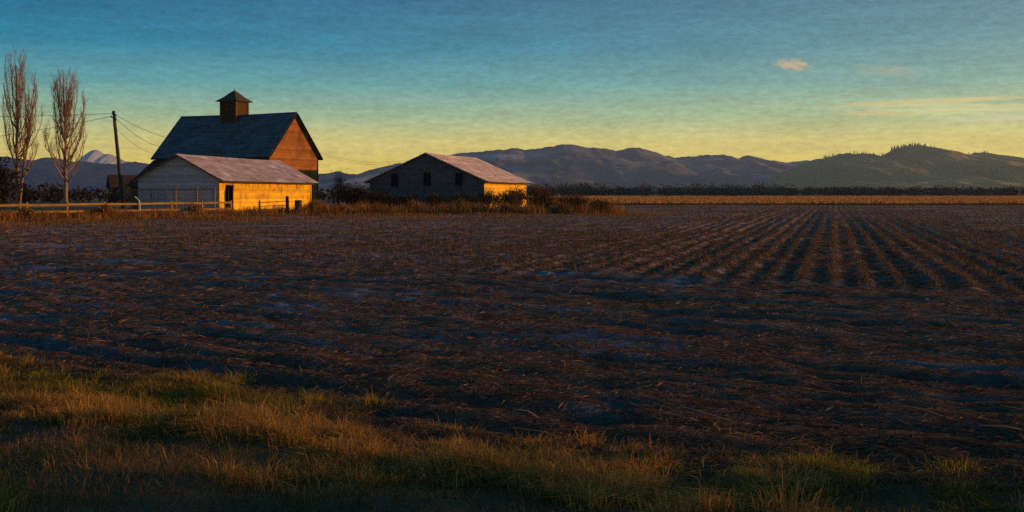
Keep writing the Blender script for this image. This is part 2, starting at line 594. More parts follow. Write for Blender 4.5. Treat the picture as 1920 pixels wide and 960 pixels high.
def hill_range(name, pts, D, depth_front, depth_back, mat, label, seed, rough=0.1, nxs=260, nys=60, snowline=None):
    P = np.array([at(x, y, D) for x, y in pts])
    x0, x1 = P[0, 0], P[-1, 0]
    X1 = np.linspace(x0, x1, nxs)
    crest = np.interp(X1, P[:, 0], P[:, 2])
    crest = crest * (1 + 0.03 * fbm(X1 / (0.012 * D), X1 * 0 + seed, 4, seed + 2) + 0.02 * fbm(X1 / (0.0035 * D), X1 * 0 + seed, 2, seed + 4))
    t = np.concatenate([np.linspace(-1, 0, nys), np.linspace(0, 1, 16)[1:]])
    X, T = np.meshgrid(X1, t)
    C = np.meshgrid(crest, t)[0]
    Y = D + np.where(T < 0, T * depth_front, T * depth_back)
    prof = np.where(T < 0, (1 - np.abs(T)) ** 1.25, (1 - np.abs(T)) ** 1.1)
    gul = fbm(X / (0.055 * D), Y / (0.11 * D), 5, seed)
    rid = 1 - np.abs(fbm(X / (0.03 * D) + gul, Y / (0.07 * D), 4, seed + 3))
    fade = np.clip(-T * 4, 0, 1) * np.clip((1 + T) * 3, 0, 1)
    Z = C * prof + np.abs(C) * rough * (gul * 1.3 + (rid - 0.7) * 1.2) * fade
    Z += C * 0.012 * fbm(X / (0.004 * D), Y / (0.004 * D), 3, seed + 9) * (1 - fade * 0.3)
    Z = np.minimum(Z, C * np.where(T < 0, 1 - 0.35 * np.abs(T), 1.0))
    Z = np.maximum(Z, -4.0)
    ii = np.arange(X.size).reshape(X.shape)
    q = np.stack([ii[:-1, :-1], ii[:-1, 1:], ii[1:, 1:], ii[1:, :-1]], -1).reshape(-1, 4)
    tone = 1 + 0.5 * fbm(X / (0.02 * D), Y / (0.03 * D), 4, seed + 5)
    colr = np.stack([tone] * 3, -1).reshape(-1, 3)
    me = np_mesh(name, np.stack([X, Y, Z], -1).reshape(-1, 3), quads=q, colors=colr, mat=mat, smooth_shade=True)
    return link(name, me, kind='structure', label=label)


hill_range('snow_mountain', [(60, 345), (120, 318), (148, 301), (158, 293), (166, 284), (174, 279), (184, 283), (195, 288), (207, 290), (216, 292),
                             (226, 298), (236, 301), (262, 304), (290, 309), (330, 330), (380, 345)],
           6400, 900, 900, 'snow', 'snow covered peak catching warm light beyond the blue hills', 41, rough=0.25, nxs=220)
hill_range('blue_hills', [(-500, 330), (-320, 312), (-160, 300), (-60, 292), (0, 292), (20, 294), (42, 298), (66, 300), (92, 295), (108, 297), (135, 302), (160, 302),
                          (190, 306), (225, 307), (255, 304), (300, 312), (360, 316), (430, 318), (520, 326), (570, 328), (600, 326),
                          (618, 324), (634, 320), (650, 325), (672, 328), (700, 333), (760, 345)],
           4500, 1100, 800, 'haze_blue_forest', 'low haze-blue forested hills behind the barns', 51, rough=0.14)
hill_range('mountain_range', [(630, 352), (660, 338), (684, 326), (710, 316), (740, 308), (800, 297), (860, 288), (900, 283), (930, 281), (958, 279), (985, 280),
                              (1008, 277), (1035, 274), (1052, 270.5), (1064, 269.5), (1080, 272), (1098, 277), (1120, 276), (1140, 277.5), (1156, 282), (1181, 276),
                              (1209, 280), (1229, 285), (1266, 295.5), (1294, 294), (1323, 289), (1335, 291.5), (1355, 290), (1380, 297),
                              (1404, 291), (1432, 298), (1469, 305), (1485, 303), (1512, 300), (1540, 303), (1600, 300), (1700, 306), (1850, 312), (2050, 322), (2300, 335), (2500, 345)],
           5000, 1800, 1000, 'range_forest', 'long dark mountain range across the horizon', 61, rough=0.13, nxs=420)
hill_range('wooded_hill', [(1380, 352), (1440, 335), (1490, 312), (1520, 302), (1546, 295), (1575, 288), (1607, 285.5), (1636, 288), (1654, 291), (1668, 284),
                           (1684, 276), (1705, 273.5), (1725, 272), (1745, 277), (1766, 280), (1790, 285), (1808, 291), (1817, 290), (1827, 286),
                           (1847, 285), (1859, 289), (1871, 295), (1912, 305), (1960, 318), (2040, 326), (2150, 340), (2250, 350)],
           3800, 1500, 800, 'hill_forest', 'rounded brown wooded hill with trees along its crest', 71, rough=0.12, nxs=340)

# conifers on the crest of the wooded hill: far-off wood, one mass
m = MB()
for k in range(120):
    x = random.choice((rv(1672, 1750), rv(1672, 1750), rv(1540, 1690), rv(1750, 1900)))
    cr_pts = [(1540, 296), (1575, 288), (1607, 285.5), (1636, 288), (1654, 291), (1668, 284), (1684, 276), (1705, 273.5), (1725, 272), (1745, 277),
              (1766, 280), (1790, 285), (1808, 291), (1827, 286), (1847, 285), (1871, 295), (1912, 305)]
    yy = np.interp(x, [p[0] for p in cr_pts], [p[1] for p in cr_pts])
    X, Y, Z = at(x, yy, 3800)
    Y += rv(-30, 30)
    h = rv(4, 11) if 1672 < x < 1750 else rv(2, 7)
    r = h * rv(0.2, 0.4)
    n = 6
    base_ring = [(X + r * math.cos(q * math.pi / 3), Y + r * math.sin(q * math.pi / 3), Z - 4) for q in range(n)]
    mid_ring = [(X + r * 0.7 * math.cos(q * math.pi / 3 + .3), Y + r * 0.7 * math.sin(q * math.pi / 3 + .3), Z + h * 0.45) for q in range(n)]
    top_ring = [(X + r * 0.1 * math.cos(q * math.pi / 3), Y + r * 0.1 * math.sin(q * math.pi / 3), Z + h) for q in range(n)]
    m.prism(base_ring, mid_ring, rv(0.6, 1.2))
    m.prism(mid_ring, top_ring, rv(0.6, 1.2))
m.build('hilltop_woods', 'hill_forest', kind='stuff', label='small far trees bristling along the crest of the wooded hill', cat='woods')


# ------------------------------------------------------------------ foliage helpers
def cards(name, P, size, mat, parent=None, colors=None, flat=0.0, **kw):
    """many small leaf-sized triangles/quads at points P"""
    N = len(P)
    d1 = rng.normal(size=(N, 3))
    d1 /= np.linalg.norm(d1, axis=1)[:, None]
    d2 = np.cross(d1, rng.normal(size=(N, 3)))
    d2 /= np.linalg.norm(d2, axis=1)[:, None] + 1e-9
    sz = (size if hasattr(size, '__len__') else np.full(N, size)) * rng.uniform(0.6, 1.4, N)
    a, b = d1 * sz[:, None], d2 * (sz * rng.uniform(0.35, 0.7, N))[:, None]
    V = np.stack([P - a, P - b * 0.9, P + a, P + b], 1).reshape(-1, 3)
    Q = np.arange(4 * N).reshape(N, 4)
    if colors is not None:
        colors = np.repeat(colors, 4, 0)
    return link(name, np_mesh(name, V, quads=Q, colors=colors, mat=mat), parent, **kw)


def blades(P, h, lean, w, colr, bend=0.5, droop=1.0):
    """arrays of tapering two-segment blades; returns verts, quads, tris, colours"""
    N = len(P)
    a = rng.uniform(0, 2 * math.pi, N)
    side = np.stack([np.cos(a), np.sin(a), np.zeros(N)], 1) * (w / 2)[:, None]
    L = np.concatenate([lean, np.zeros((N, 1))], 1)
    up = np.zeros((N, 3))
    up[:, 2] = 1
    mid = P + up * (h * 0.55)[:, None] + L * (h * 0.55 * bend)[:, None]
    tip = P + up * (h * droop * np.clip(1 - 0.25 * np.linalg.norm(lean, axis=1), 0.15, 1))[:, None] + L * h[:, None]
    V = np.stack([P - side, P + side, mid + side * 0.8, mid - side * 0.8, tip], 1).reshape(-1, 3)
    i = np.arange(N) * 5
    Q = np.stack([i, i + 1, i + 2, i + 3], 1)
    T = np.stack([i + 3, i + 2, i + 4], 1)
    C = np.repeat(colr, 5, 0)
    return V, Q, T, C


def join_blades(parts):
    V, Q, T, C, o = [], [], [], [], 0
    for v, q, t, c in parts:
        V.append(v); Q.append(q + o); T.append(t + o); C.append(c)
        o += len(v)
    return np.concatenate(V), np.concatenate(Q), np.concatenate(T), np.concatenate(C)


# ------------------------------------------------------------------ treelines (far masses)
def tree_mass(name, spans, mat, per, label, size=1.2, seed=0):
    pts, colr, sz = [], [], []
    for (x0, x1, Y0, Y1, h0, h1, n) in spans:
        for _ in range(n):
            cx, cy = rv(x0, x1), rv(Y0, Y1)
            h = rv(h0, h1)
            r = h * rv(0.5, 0.9)
            d = rng.normal(size=(per, 3))
            d /= np.linalg.norm(d, axis=1)[:, None]
            d *= (rng.uniform(0, 1, per) ** 0.45)[:, None]
            p = np.array((cx, cy, h * 0.48)) + d * np.array((r, r, h * 0.52))
            pts.append(p)
            colr.append(np.full((per, 3), rv(0.6, 1.5)))
            sz.append(np.full(per, size * h / 6))
    return cards(name, np.concatenate(pts), np.concatenate(sz), mat, colors=np.concatenate(colr), kind='stuff', label=label, cat='treeline')


tree_mass('treeline', [(-20, 420, 652, 690, 4.4, 5.8, 560)], 'treeline_leaf', 44, 'low dark green treeline along the far edge of the field', 1.0)
tree_mass('bare_woods', [(0, 190, 705, 760, 6.5, 9.5, 110), (190, 460, 705, 780, 6, 7.6, 130)], 'bare_wood', 70, 'hazy brown bare woods rising above the dark treeline', 0.55)
tree_mass('hedgerow', [(-230, -75, 225, 262, 2.8, 4.8, 260), (-75, -20, 215, 245, 2.4, 3.8, 110)], 'dark_leaf', 46, 'dark hedgerow across the fields behind the poplars and pole', 0.75)


# ------------------------------------------------------------------ buildings
def board_wall(name, parent, mat, L, z0, zfun, board, face, openings=(), vertical=None, thick=0.05, jit=0.012, tjit=0.16):
    """Horizontal lapped boards along u in [0, L] up to the outline zfun(u) (a flat eave or a gable), with openings left out.
    face(u, n, z) gives the local point, n growing outwards."""
    m = MB()
    ztop = zfun(None)
    z = z0
    while z < ztop - 0.02:
        z1 = min(z + board, ztop)
        spans = zfun(z), zfun(z1)
        (a0, b0), (a1, b1) = spans
        cuts = [(a0, b0, a1, b1)]
        for (u0, u1, oz0, oz1) in openings:
            if oz0 < (z + z1) / 2 < oz1:
                new = []
                for (p0, q0, p1, q1) in cuts:
                    if u0 > p0:
                        new.append((p0, min(u0, q0), p1, min(u0, q1)))
                    if u1 < q0:
                        new.append((max(u1, p0), q0, max(u1, p1), q1))
                cuts = new
        for (p0, q0, p1, q1) in cuts:
            if q0 - p0 < 0.03:
                continue
            o = rv(-jit, jit)
            t = 1 + rv(-tjit, tjit)
            n0, n1 = o + 0.03, o + 0.008
            a = [face(p0, n0, z), face(q0, n0, z), face(max(q1, p1 + 0.001), n1, z1 + 0.02), face(p1, n1, z1 + 0.02)]
            b = [face(p0, n0 - thick, z), face(q0, n0 - thick, z), face(max(q1, p1 + 0.001), n1 - thick, z1 + 0.02), face(p1, n1 - thick, z1 + 0.02)]
            m.prism(a, b, t)
        z = z1
    return m.build(name, mat, parent, kind='stuff')


def gable_fun(hw, eave, ridge):
    def f(z):
        if z is None:
            return ridge
        w = hw if z <= eave else hw * max(0.0, (ridge - z) / (ridge - eave))
        return (hw - w, hw + w)
    return f


def flat_fun(L, top, u0=0.0):
    def f(z):
        return top if z is None else (u0, L)
    return f


def gable_roof(root, mat, L0, L1, hw, eave, ridge, over, course=0.32, thick=0.14, tj=0.2, trim='dark_board', sag=0.1):
    """two slopes as parts, each with overlapping shingle courses; barge boards and fascias; the ridge sags a little with age"""
    k = (ridge - eave) / hw
    ez = eave - k * over
    hw2 = hw + over
    top = ridge + thick
    ph = rv(0, 6)

    def sg(x):
        t = (x - L0) / (L1 - L0)
        return -sag * (3.2 * t * (1 - t) + 0.18 * math.sin(9 * t + ph))

    def bend(m):
        m.v = [(x, y_, z_ + sg(x) * (1 - 0.55 * min(abs(y_) / hw2, 1))) for x, y_, z_ in m.v]
        return m
    us = [L0 + (L1 - L0) * i / 10 for i in range(11)]
    for sgn in (-1, 1):
        m = MB()
        for u0, u1 in zip(us[:-1], us[1:]):
            m.prism([(u0, 0, ridge), (u0, sgn * hw2, ez), (u0, sgn * hw2, ez + thick), (u0, 0, top)],
                    [(u1, 0, ridge), (u1, sgn * hw2, ez), (u1, sgn * hw2, ez + thick), (u1, 0, top)])
        slope = bend(m).build('roof', mat, root)
        c = MB()
        ln = math.hypot(hw2, top - ez - thick)
        n = int(ln / course)
        nrm = Vector((0, sgn * math.sin(math.atan(k)), math.cos(math.atan(k))))
        for i in range(n):
            t0, t1 = i / n, (i + 1.12) / n
            p0 = Vector((0, sgn * hw2 * t0, top - (top - ez - thick) * t0))
            p1 = Vector((0, sgn * hw2 * min(t1, 1.01), top - (top - ez - thick) * min(t1, 1.01)))
            u = L0
            rowt = 1 + rv(-0.1, 0.1)
            while u < L1 - 0.01:
                w = min(rv(0.5, 2.2), L1 - u)
                lift = 0.035 + rv(0, 0.03)
                a = [Vector((u, 0, 0)) + p0 + nrm * 0.006, Vector((u + w, 0, 0)) + p0 + nrm * 0.006,
                     Vector((u + w, 0, 0)) + p1 + nrm * lift, Vector((u, 0, 0)) + p1 + nrm * lift]
                b = [q - nrm * 0.02 for q in a]
                c.prism(a, b, rowt * (1 + rv(-tj, tj)))
                u += w
        bend(c).build('shingles', mat, slope, kind='stuff')
        f = MB()
        for u0, u1 in zip(us[:-1], us[1:]):
            f.beam((u0, sgn * (hw2 + 0.02), ez + 0.02), (u1, sgn * (hw2 + 0.02), ez + 0.02), 0.04, 0.2)
        bend(f).build('fascia', trim, root)
        for x in (L0 - 0.03, L1 + 0.03):
            f = MB()
            f.beam((x, 0, ridge + 0.02), (x, sgn * hw2, ez + 0.02), 0.05, 0.26, up=(1, 0, 0))
            f.build('barge_board', trim, root)
    r = MB()
    for u0, u1 in zip(us[:-1], us[1:]):
        r.prism([(u0, -0.18, top - 0.05), (u0, 0.18, top - 0.05), (u0, 0, top + 0.07)], [(u1, -0.18, top - 0.05), (u1, 0.18, top - 0.05), (u1, 0, top + 0.07)])
    bend(r).build('ridge_cap', mat, root)


def frame_of(root, name, mat, face, u0, u1, z0, z1, w=0.1):
    f = MB()
    def bx(a0, a1, b0, b1):
        f.prism([face(a0, 0.06, b0), face(a1, 0.06, b0), face(a1, 0.06, b1), face(a0, 0.06, b1)],
                [face(a0, -0.05, b0), face(a1, -0.05, b0), face(a1, -0.05, b1), face(a0, -0.05, b1)])
    bx(u0 - w, u0, z0 - w, z1 + w); bx(u1, u1 + w, z0 - w, z1 + w); bx(u0, u1, z1, z1 + w); bx(u0, u1, z0 - w, z0)
    return f.build(name, mat, root)


def faces_of(L0, L1, hw):
    """local faces of a gabled shed: front gable, back gable, right wall (-y), left wall (+y)"""
    return {
        'front': lambda u, n, z: (L0 - n, hw - u, z),
        'back': lambda u, n, z: (L1 + n, u - hw, z),
        'right': lambda u, n, z: (L0 + u, -hw - n, z),
        'left': lambda u, n, z: (L1 - u, hw + n, z),
    }


# --- long low shed with the glowing wall
SH = empty('long_shed', (-33.66, 110.0, 0), R(90 - 12.4), label='long low shed with pink-grey roof and glowing yellow side wall', cat='shed')
hw, L0, L1, ev, rg = 4.45, 0.45, 23.6, 3.62, 5.95
FS = faces_of(L0, L1, hw)
board_wall('gable_wall', SH, 'shade_grey_siding', 2 * hw, -0.2, gable_fun(hw, ev, rg - 0.1), 0.26, FS['front'])
board_wall('gable_wall', SH, 'shade_grey_siding', 2 * hw, -0.2, gable_fun(hw, ev, rg - 0.1), 0.26, FS['back'])
LW = L1 - L0
door = (1.25, 2.9, -0.3, 2.95)
board_wall('side_wall', SH, 'sunlit_paint', LW, -0.2, flat_fun(LW, 2.55), 0.21, FS['right'], openings=[door], tjit=0.3)
board_wall('side_wall', SH, 'shade_grey_siding', LW, -0.2, flat_fun(LW, ev), 0.26, FS['left'])
# upper band of upright boards
n = 0
u = 0.0
while u < LW - 0.02:
    w = min(0.3, LW - u)
    m = MB()
    o = 0.055 + rv(0, 0.03)
    b = 2.5 + rv(-0.06, 0.06)
    if door[0] - 0.2 < u < door[1]:
        b = 2.98
    f = FS['right']
    m.prism([f(u + 0.012, o, b), f(u + w - 0.012, o, b), f(u + w - 0.012, o, ev), f(u + 0.012, o, ev)],
            [f(u + 0.012, -0.02, b), f(u + w - 0.012, -0.02, b), f(u + w - 0.012, -0.02, ev), f(u + 0.012, -0.02, ev)], 1 + rv(-0.22, 0.16))
    m.build('upright_board', 'sunlit_paint', SH)
    u += w
for ua, ub in ((0.0, door[0] - 0.13), (door[1] + 0.13, LW)):
    m = MB()
    m.prism([FS['right'](ua, 0.1, 2.44), FS['right'](ub, 0.1, 2.44), FS['right'](ub, 0.1, 2.54), FS['right'](ua, 0.1, 2.54)],
            [FS['right'](ua, 0.03, 2.44), FS['right'](ub, 0.03, 2.44), FS['right'](ub, 0.03, 2.54), FS['right'](ua, 0.03, 2.54)], 0.8)
    m.build('belt_board', 'sunlit_paint', SH)
for uu in (0.0, LW):
    m2 = MB()
    m2.box(L0 + uu - 0.09, L0 + uu + 0.09, -hw - 0.1, -hw + 0.06, -0.2, ev)
    m2.build('corner_board', 'sunlit_paint', SH)
frame_of(SH, 'door_frame', 'dark_board', FS['right'], door[0], door[1], -0.2, 2.9, 0.12)
# door leaf standing ajar inside
m = MB()
m.box(L0 + 2.2, L0 + 2.28, -hw + 0.08, -hw + 1.7, 0, 2.7)
m.build('door', 'dark_board', SH)
gable_roof(SH, 'pale_shingle', 0.0, 24.7, hw, ev, rg, 0.62, course=0.4, thick=0.10)
rt = MB()
kk = (rg - ev) / hw
rt.prism([(-0.05, -hw - 0.55, ev - kk * 0.55 - 0.16), (-0.05, -hw + 0.3, ev + kk * 0.3 - 0.16), (-0.05, -hw + 0.3, ev + kk * 0.3 - 0.01), (-0.05, -hw - 0.55, ev - kk * 0.55 - 0.01)],
         [(0.05, -hw - 0.55, ev - kk * 0.55 - 0.16), (0.05, -hw + 0.3, ev + kk * 0.3 - 0.16), (0.05, -hw + 0.3, ev + kk * 0.3 - 0.01), (0.05, -hw - 0.55, ev - kk * 0.55 - 0.01)])
rt_me = rt.mesh('rafter_tail', 'sunlit_paint')
for i in range(22):
    o = link('rafter_tail', rt_me, SH)
    o.location = (L0 + 0.4 + i * 1.06, 0, 0)

# --- tall barn with the cupola
BN_RZ = math.atan2(-0.419, 0.908)
BN = empty('tall_barn', (-47.7, 158.4, 0), BN_RZ, label='tall dark-roofed barn with rooftop cupola and orange-lit gable', cat='barn')
hw, L0, L1, ev, rg = 5.55, 0.3, 19.7, 7.35, 13.0
FB = faces_of(L0, L1, hw)
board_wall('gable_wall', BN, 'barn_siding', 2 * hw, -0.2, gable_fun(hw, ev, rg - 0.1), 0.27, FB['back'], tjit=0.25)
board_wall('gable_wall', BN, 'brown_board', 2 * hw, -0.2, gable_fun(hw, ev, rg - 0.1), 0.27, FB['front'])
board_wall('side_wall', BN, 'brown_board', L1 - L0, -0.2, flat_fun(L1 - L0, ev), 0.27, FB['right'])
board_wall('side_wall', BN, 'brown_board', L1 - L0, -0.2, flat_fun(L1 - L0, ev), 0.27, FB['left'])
for sgn in (-1, 1):
    m = MB()
    m.box(L1 - 0.06, L1 + 0.08, sgn * hw - 0.1, sgn * hw + 0.1, -0.2, ev)
    m.build('corner_board', 'brown_board', BN)
gable_roof(BN, 'dark_shingle', 0.0, 20.2, hw, ev, rg, 0.5, course=0.45, thick=0.14, trim='dark_board')
# lean-to along the front wall
m = MB()
m.prism([(0.0, -hw - 0.02, 6.6), (0.0, -hw - 5.2, 3.0), (0.0, -hw - 5.2, 3.14), (0.0, -hw - 0.02, 6.74)],
        [(14.0, -hw - 0.02, 6.6), (14.0, -hw - 5.2, 3.0), (14.0, -hw - 5.2, 3.14), (14.0, -hw - 0.02, 6.74)])
lt = m.build('lean_to_roof', 'brown_board', BN)
m = MB()
m.box(0.4, 13.6, -hw - 4.8, -hw - 4.7, -0.2, 3.1)
m.prism([(0.4, -hw - 4.7, -0.2), (0.4, -hw - 0.1, -0.2), (0.4, -hw - 0.1, 6.4), (0.4, -hw - 4.7, 3.2)],
        [(0.5, -hw - 4.7, -0.2), (0.5, -hw - 0.1, -0.2), (0.5, -hw - 0.1, 6.4), (0.5, -hw - 4.7, 3.2)])
m.build('lean_to_wall', 'dark_board', BN)
# cupola on the ridge
cx, cs = 9.55, 1.28
cb = empty('cupola', (cx, 0, rg - 0.9))
cb.parent = BN
H_C = 2.95
for sx_, sy_ in ((-1, -1), (1, -1), (1, 1), (-1, 1)):
    m = MB()
    m.box(sx_ * cs - 0.14, sx_ * cs + 0.14, sy_ * cs - 0.14, sy_ * cs + 0.14, 0, H_C)
    m.build('corner_post', 'cupola_wood', cb)
m = MB()
m.box(-cs, cs, -cs, cs, 0, 1.25)
m.build('cupola_base', 'brown_board', cb)
m = MB()
m.box(-cs - 0.05, cs + 0.05, -cs - 0.05, cs + 0.05, H_C - 0.22, H_C)
m.build('cupola_head', 'cupola_wood', cb)
lv = MB()
k = 0
zz = 1.28
while zz < H_C - 0.3:
    for a in range(4):
        ca, sa = math.cos(a * math.pi / 2), math.sin(a * math.pi / 2)
        def rt_(x, y, z):
            return (x * ca - y * sa, x * sa + y * ca, z)
        lv.prism([rt_(-cs, cs - 0.1, zz + 0.14), rt_(cs, cs - 0.1, zz + 0.14), rt_(cs, cs + 0.06, zz), rt_(-cs, cs + 0.06, zz)],
                 [rt_(-cs, cs - 0.1, zz + 0.17), rt_(cs, cs - 0.1, zz + 0.17), rt_(cs, cs + 0.06, zz + 0.03), rt_(-cs, cs + 0.06, zz + 0.03)], rv(0.8, 1.1))
    zz += 0.15
lv.build('louvres', 'cupola_wood', cb, kind='stuff')
m = MB()
prev = None
for rr_, z_ in ((cs + 0.62, H_C - 0.12), (cs + 0.35, H_C + 0.10), (cs - 0.25, H_C + 0.55), (0.5, H_C + 1.12), (0.06, H_C + 1.5)):
    ring = [(-rr_, -rr_, z_), (rr_, -rr_, z_), (rr_, rr_, z_), (-rr_, rr_, z_)]
    if prev:
        m.prism(prev, ring)
    prev = ring
m.build('cupola_roof', 'cupola_shingle', cb)
m = MB()
m.tube([(0, 0, H_C + 1.45), (0, 0, H_C + 1.75)], 0.05, 6)
m.build('finial', 'dark_board', cb)

# --- wide dairy barn
DB = empty('wide_barn', (-11.87, 150.0, 0), R(90 - 15.4), label='wide low-gabled dark barn with three openings and pink-lit roof', cat='barn')
hw, L0, L1, ev, rg = 8.3, 0.4, 22.8, 3.85, 7.5
FD = faces_of(L0, L1, hw)
ops = [(hw - 4.55 - 0.5, hw - 4.55 + 0.45, 3.0, 4.75), (hw + 0.15 - 0.5, hw + 0.15 + 0.5, 3.1, 4.9), (hw + 4.75 - 0.5, hw + 4.75 + 0.45, 3.1, 4.8)]
board_wall('gable_wall', DB, 'slate_siding', 2 * hw, -0.2, gable_fun(hw, ev, rg - 0.1), 0.28, FD['front'], openings=ops)
board_wall('gable_wall', DB, 'slate_siding', 2 * hw, -0.2, gable_fun(hw, ev, rg - 0.1), 0.28, FD['back'])
board_wall('side_wall', DB, 'sunlit_paint', L1 - L0, -0.2, flat_fun(L1 - L0, ev), 0.24, FD['right'], tjit=0.22)
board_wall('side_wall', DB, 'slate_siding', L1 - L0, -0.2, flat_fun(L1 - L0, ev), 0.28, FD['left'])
for op in ops:
    wv = empty('window', (0, 0, 0))
    wv.parent = DB
    frame_of(wv, 'window_frame', 'dark_board', FD['front'], *op, 0.08)
    m = MB()
    mu = (op[0] + op[1]) / 2
    f = FD['front']
    m.prism([f(op[0], -0.35, op[2]), f(op[1], -0.35, op[2]), f(op[1], -0.35, op[3]), f(op[0], -0.35, op[3])],
            [f(op[0], -0.40, op[2]), f(op[1], -0.40, op[2]), f(op[1], -0.40, op[3]), f(op[0], -0.40, op[3])], 0.3)
    m.build('dark_interior_panel', 'dark_board', wv)  # darkness of the interior put into a panel set behind the opening
gable_roof(DB, 'pink_shingle', 0.0, 23.8, hw, ev, rg, 0.62, course=0.45, thick=0.12)
rt = MB()
kk = (rg - ev) / hw
rt.prism([(-0.05, -hw - 0.55, ev - kk * 0.55 - 0.18), (-0.05, -hw + 0.3, ev + kk * 0.3 - 0.18), (-0.05, -hw + 0.3, ev + kk * 0.3 - 0.01), (-0.05, -hw - 0.55, ev - kk * 0.55 - 0.01)],
         [(0.05, -hw - 0.55, ev - kk * 0.55 - 0.18), (0.05, -hw + 0.3, ev + kk * 0.3 - 0.18), (0.05, -hw + 0.3, ev + kk * 0.3 - 0.01), (0.05, -hw - 0.55, ev - kk * 0.55 - 0.01)])
rt_me = rt.mesh('rafter_tail', 'sunlit_paint')
for i in range(20):
    o = link('rafter_tail', rt_me, DB)
    o.location = (L0 + 0.4 + i * 1.12, 0, 0)

# --- small red shed far behind
RS = empty('small_red_shed', (-96.0, 262.0, 0), R(25), label='small dark red shed far off beside the hedgerow, left of the pole', cat='shed')
F_ = faces_of(0, 9, 4.0)
board_wall('gable_wall', RS, 'red_boards', 8, -0.3, gable_fun(4.0, 3.6, 6.2), 0.3, F_['front'])
board_wall('gable_wall', RS, 'red_boards', 8, -0.3, gable_fun(4.0, 3.6, 6.2), 0.3, F_['back'])
board_wall('side_wall', RS, 'red_boards', 9, -0.3, flat_fun(9, 3.6), 0.3, F_['right'])
board_wall('side_wall', RS, 'red_boards', 9, -0.3, flat_fun(9, 3.6), 0.3, F_['left'])
gable_roof(RS, 'brown_board', -0.3, 9.3, 4.0, 3.6, 6.25, 0.4, course=0.6)

# ------------------------------------------------------------------ fences
FE = empty('rail_fence', (-38.0, 86.0, 0), label='weathered wooden rail fence in front of the poplars', cat='fence')
bay = np.array((1.85, 3.19))
pm = MB()
pm.box(-0.075, 0.075, -0.075, 0.075, -0.35, 1.42)
pm.prism([(-0.075, -0.075, 1.42), (0.075, -0.075, 1.42), (0.075, 0.075, 1.42), (-0.075, 0.075, 1.42)],
         [(-0.04, -0.04, 1.46), (0.04, -0.04, 1.46), (0.04, 0.04, 1.46), (-0.04, 0.04, 1.46)])
post_me = pm.mesh('post', 'fence_wood')
for i in range(-3, 7):
    o = link('post', post_me, FE)
    o.location = (bay[0] * i, bay[1] * i, 0)
    o.rotation_euler = (R(rv(-1.5, 1.5)), R(rv(-1.5, 1.5)), math.atan2(bay[1], bay[0]))
for i in range(-3, 6):
    for zz in (1.22, 0.66, 0.2):
        if zz < 0.3 and i > 1:
            continue
        m = MB()
        j = [rv(-0.03, 0.03), rv(-0.03, 0.03)]
        nrm = (0.085 * 0.865, -0.085 * 0.5)
        a = (bay[0] * (i + 0.01) + nrm[0], bay[1] * (i + 0.01) + nrm[1], zz + j[0])
        b = (bay[0] * (i + 0.99) + nrm[0], bay[1] * (i + 0.99) + nrm[1], zz + j[1])
        m.beam(a, b, 0.04, 0.17, 1 + rv(-0.2, 0.15))
        m.build('rail', 'fence_wood', FE)

PF = empty('pen_fence', (-29.1, 107.5, 0), math.atan2(0.215, -0.977), label='tall wire pen fence with slim posts in front of the shed gable', cat='fence')
plen = [0.0, 1.9, 4.2, 6.9, 9.8]          # along local x (to the left in the photograph)
for p in plen:
    m = MB()
    m.box(p - 0.05, p + 0.05, -0.05, 0.05, -0.3, 2.62 + rv(0, 0.12))
    m.build('post', 'fence_wood', PF)
for a, b in zip(plen[:-1], plen[1:]):
    m = MB()
    m.beam((a + 0.05, 0, 2.5), (b - 0.05, 0, 2.5), 0.06, 0.09)
    m.build('top_rail', 'fence_wood', PF)
    m = MB()
    nv = int((b - a) / 0.2)
    for i in range(1, nv):
        x = a + (b - a) * i / nv
        m.beam((x, 0.03, 0.1), (x, 0.03, 2.46), 0.016, 0.016, up=(0, 1, 0))
    for i in range(12):
        zz = 0.15 + i * 0.2
        m.beam((a, 0.03, zz), (b, 0.03, zz), 0.016, 0.016)
    m.build('wire_mesh', 'pen_wire', PF, kind='stuff')

# low field gate and oddments in front of the glowing wall
GT = empty('field_gate', (-24.6, 107.0, 0), R(30), label='low sagging bar gate in the weeds before the glowing wall', cat='gate')
for x, hgt in ((0, 1.45), (2.9, 1.5)):
    m = MB()
    m.box(x - 0.06, x + 0.06, -0.06, 0.06, -0.3, hgt)
    m.build('gate_post', 'dark_board', GT)
for zz, dz in ((1.2, 0.18), (0.85, 0.12), (0.5, 0.1)):
    m = MB()
    m.tube([(0.06, 0, zz), (2.84, 0, zz + dz)], 0.035, 6)
    m.build('gate_bar', 'rusty_metal', GT)
o = MB()
o.box(-0.13, 0.13, -0.13, 0.13, -0.4, 1.75)
o.prism([(-0.13, -0.13, 1.75), (0.13, -0.13, 1.75), (0.13, 0.13, 1.75), (-0.13, 0.13, 1.75)], [(-0.08, -0.08, 1.85), (0.08, -0.08, 1.85), (0.08, 0.08, 1.85), (-0.08, 0.08, 1.85)])
po = o.build('stump_post', 'dark_board', label='short thick dark post standing before the glowing shed wall', cat='post')
po.location = (-21.8, 106.5, 0)
BR = empty('oil_drum', (-20.9, 107.4, 0), label='dark rusty drum half hidden in weeds before the shed wall', cat='drum')
m = MB()
prof = [(0.34, -0.1), (0.36, 0.05), (0.36, 0.45), (0.385, 0.48), (0.36, 0.51), (0.36, 0.92), (0.385, 0.95), (0.36, 0.98), (0.36, 1.38), (0.34, 1.42)]
m.tube([(0, 0, z_) for _, z_ in prof], [r_ for r_, _ in prof], 16)
m.build('drum_body', 'rusty_metal', BR)
m = MB()
m.tube([(0, 0, 1.42), (0, 0, 1.46)], [0.37, 0.37], 16)
m.build('lid', 'rusty_metal', BR)
m = MB()
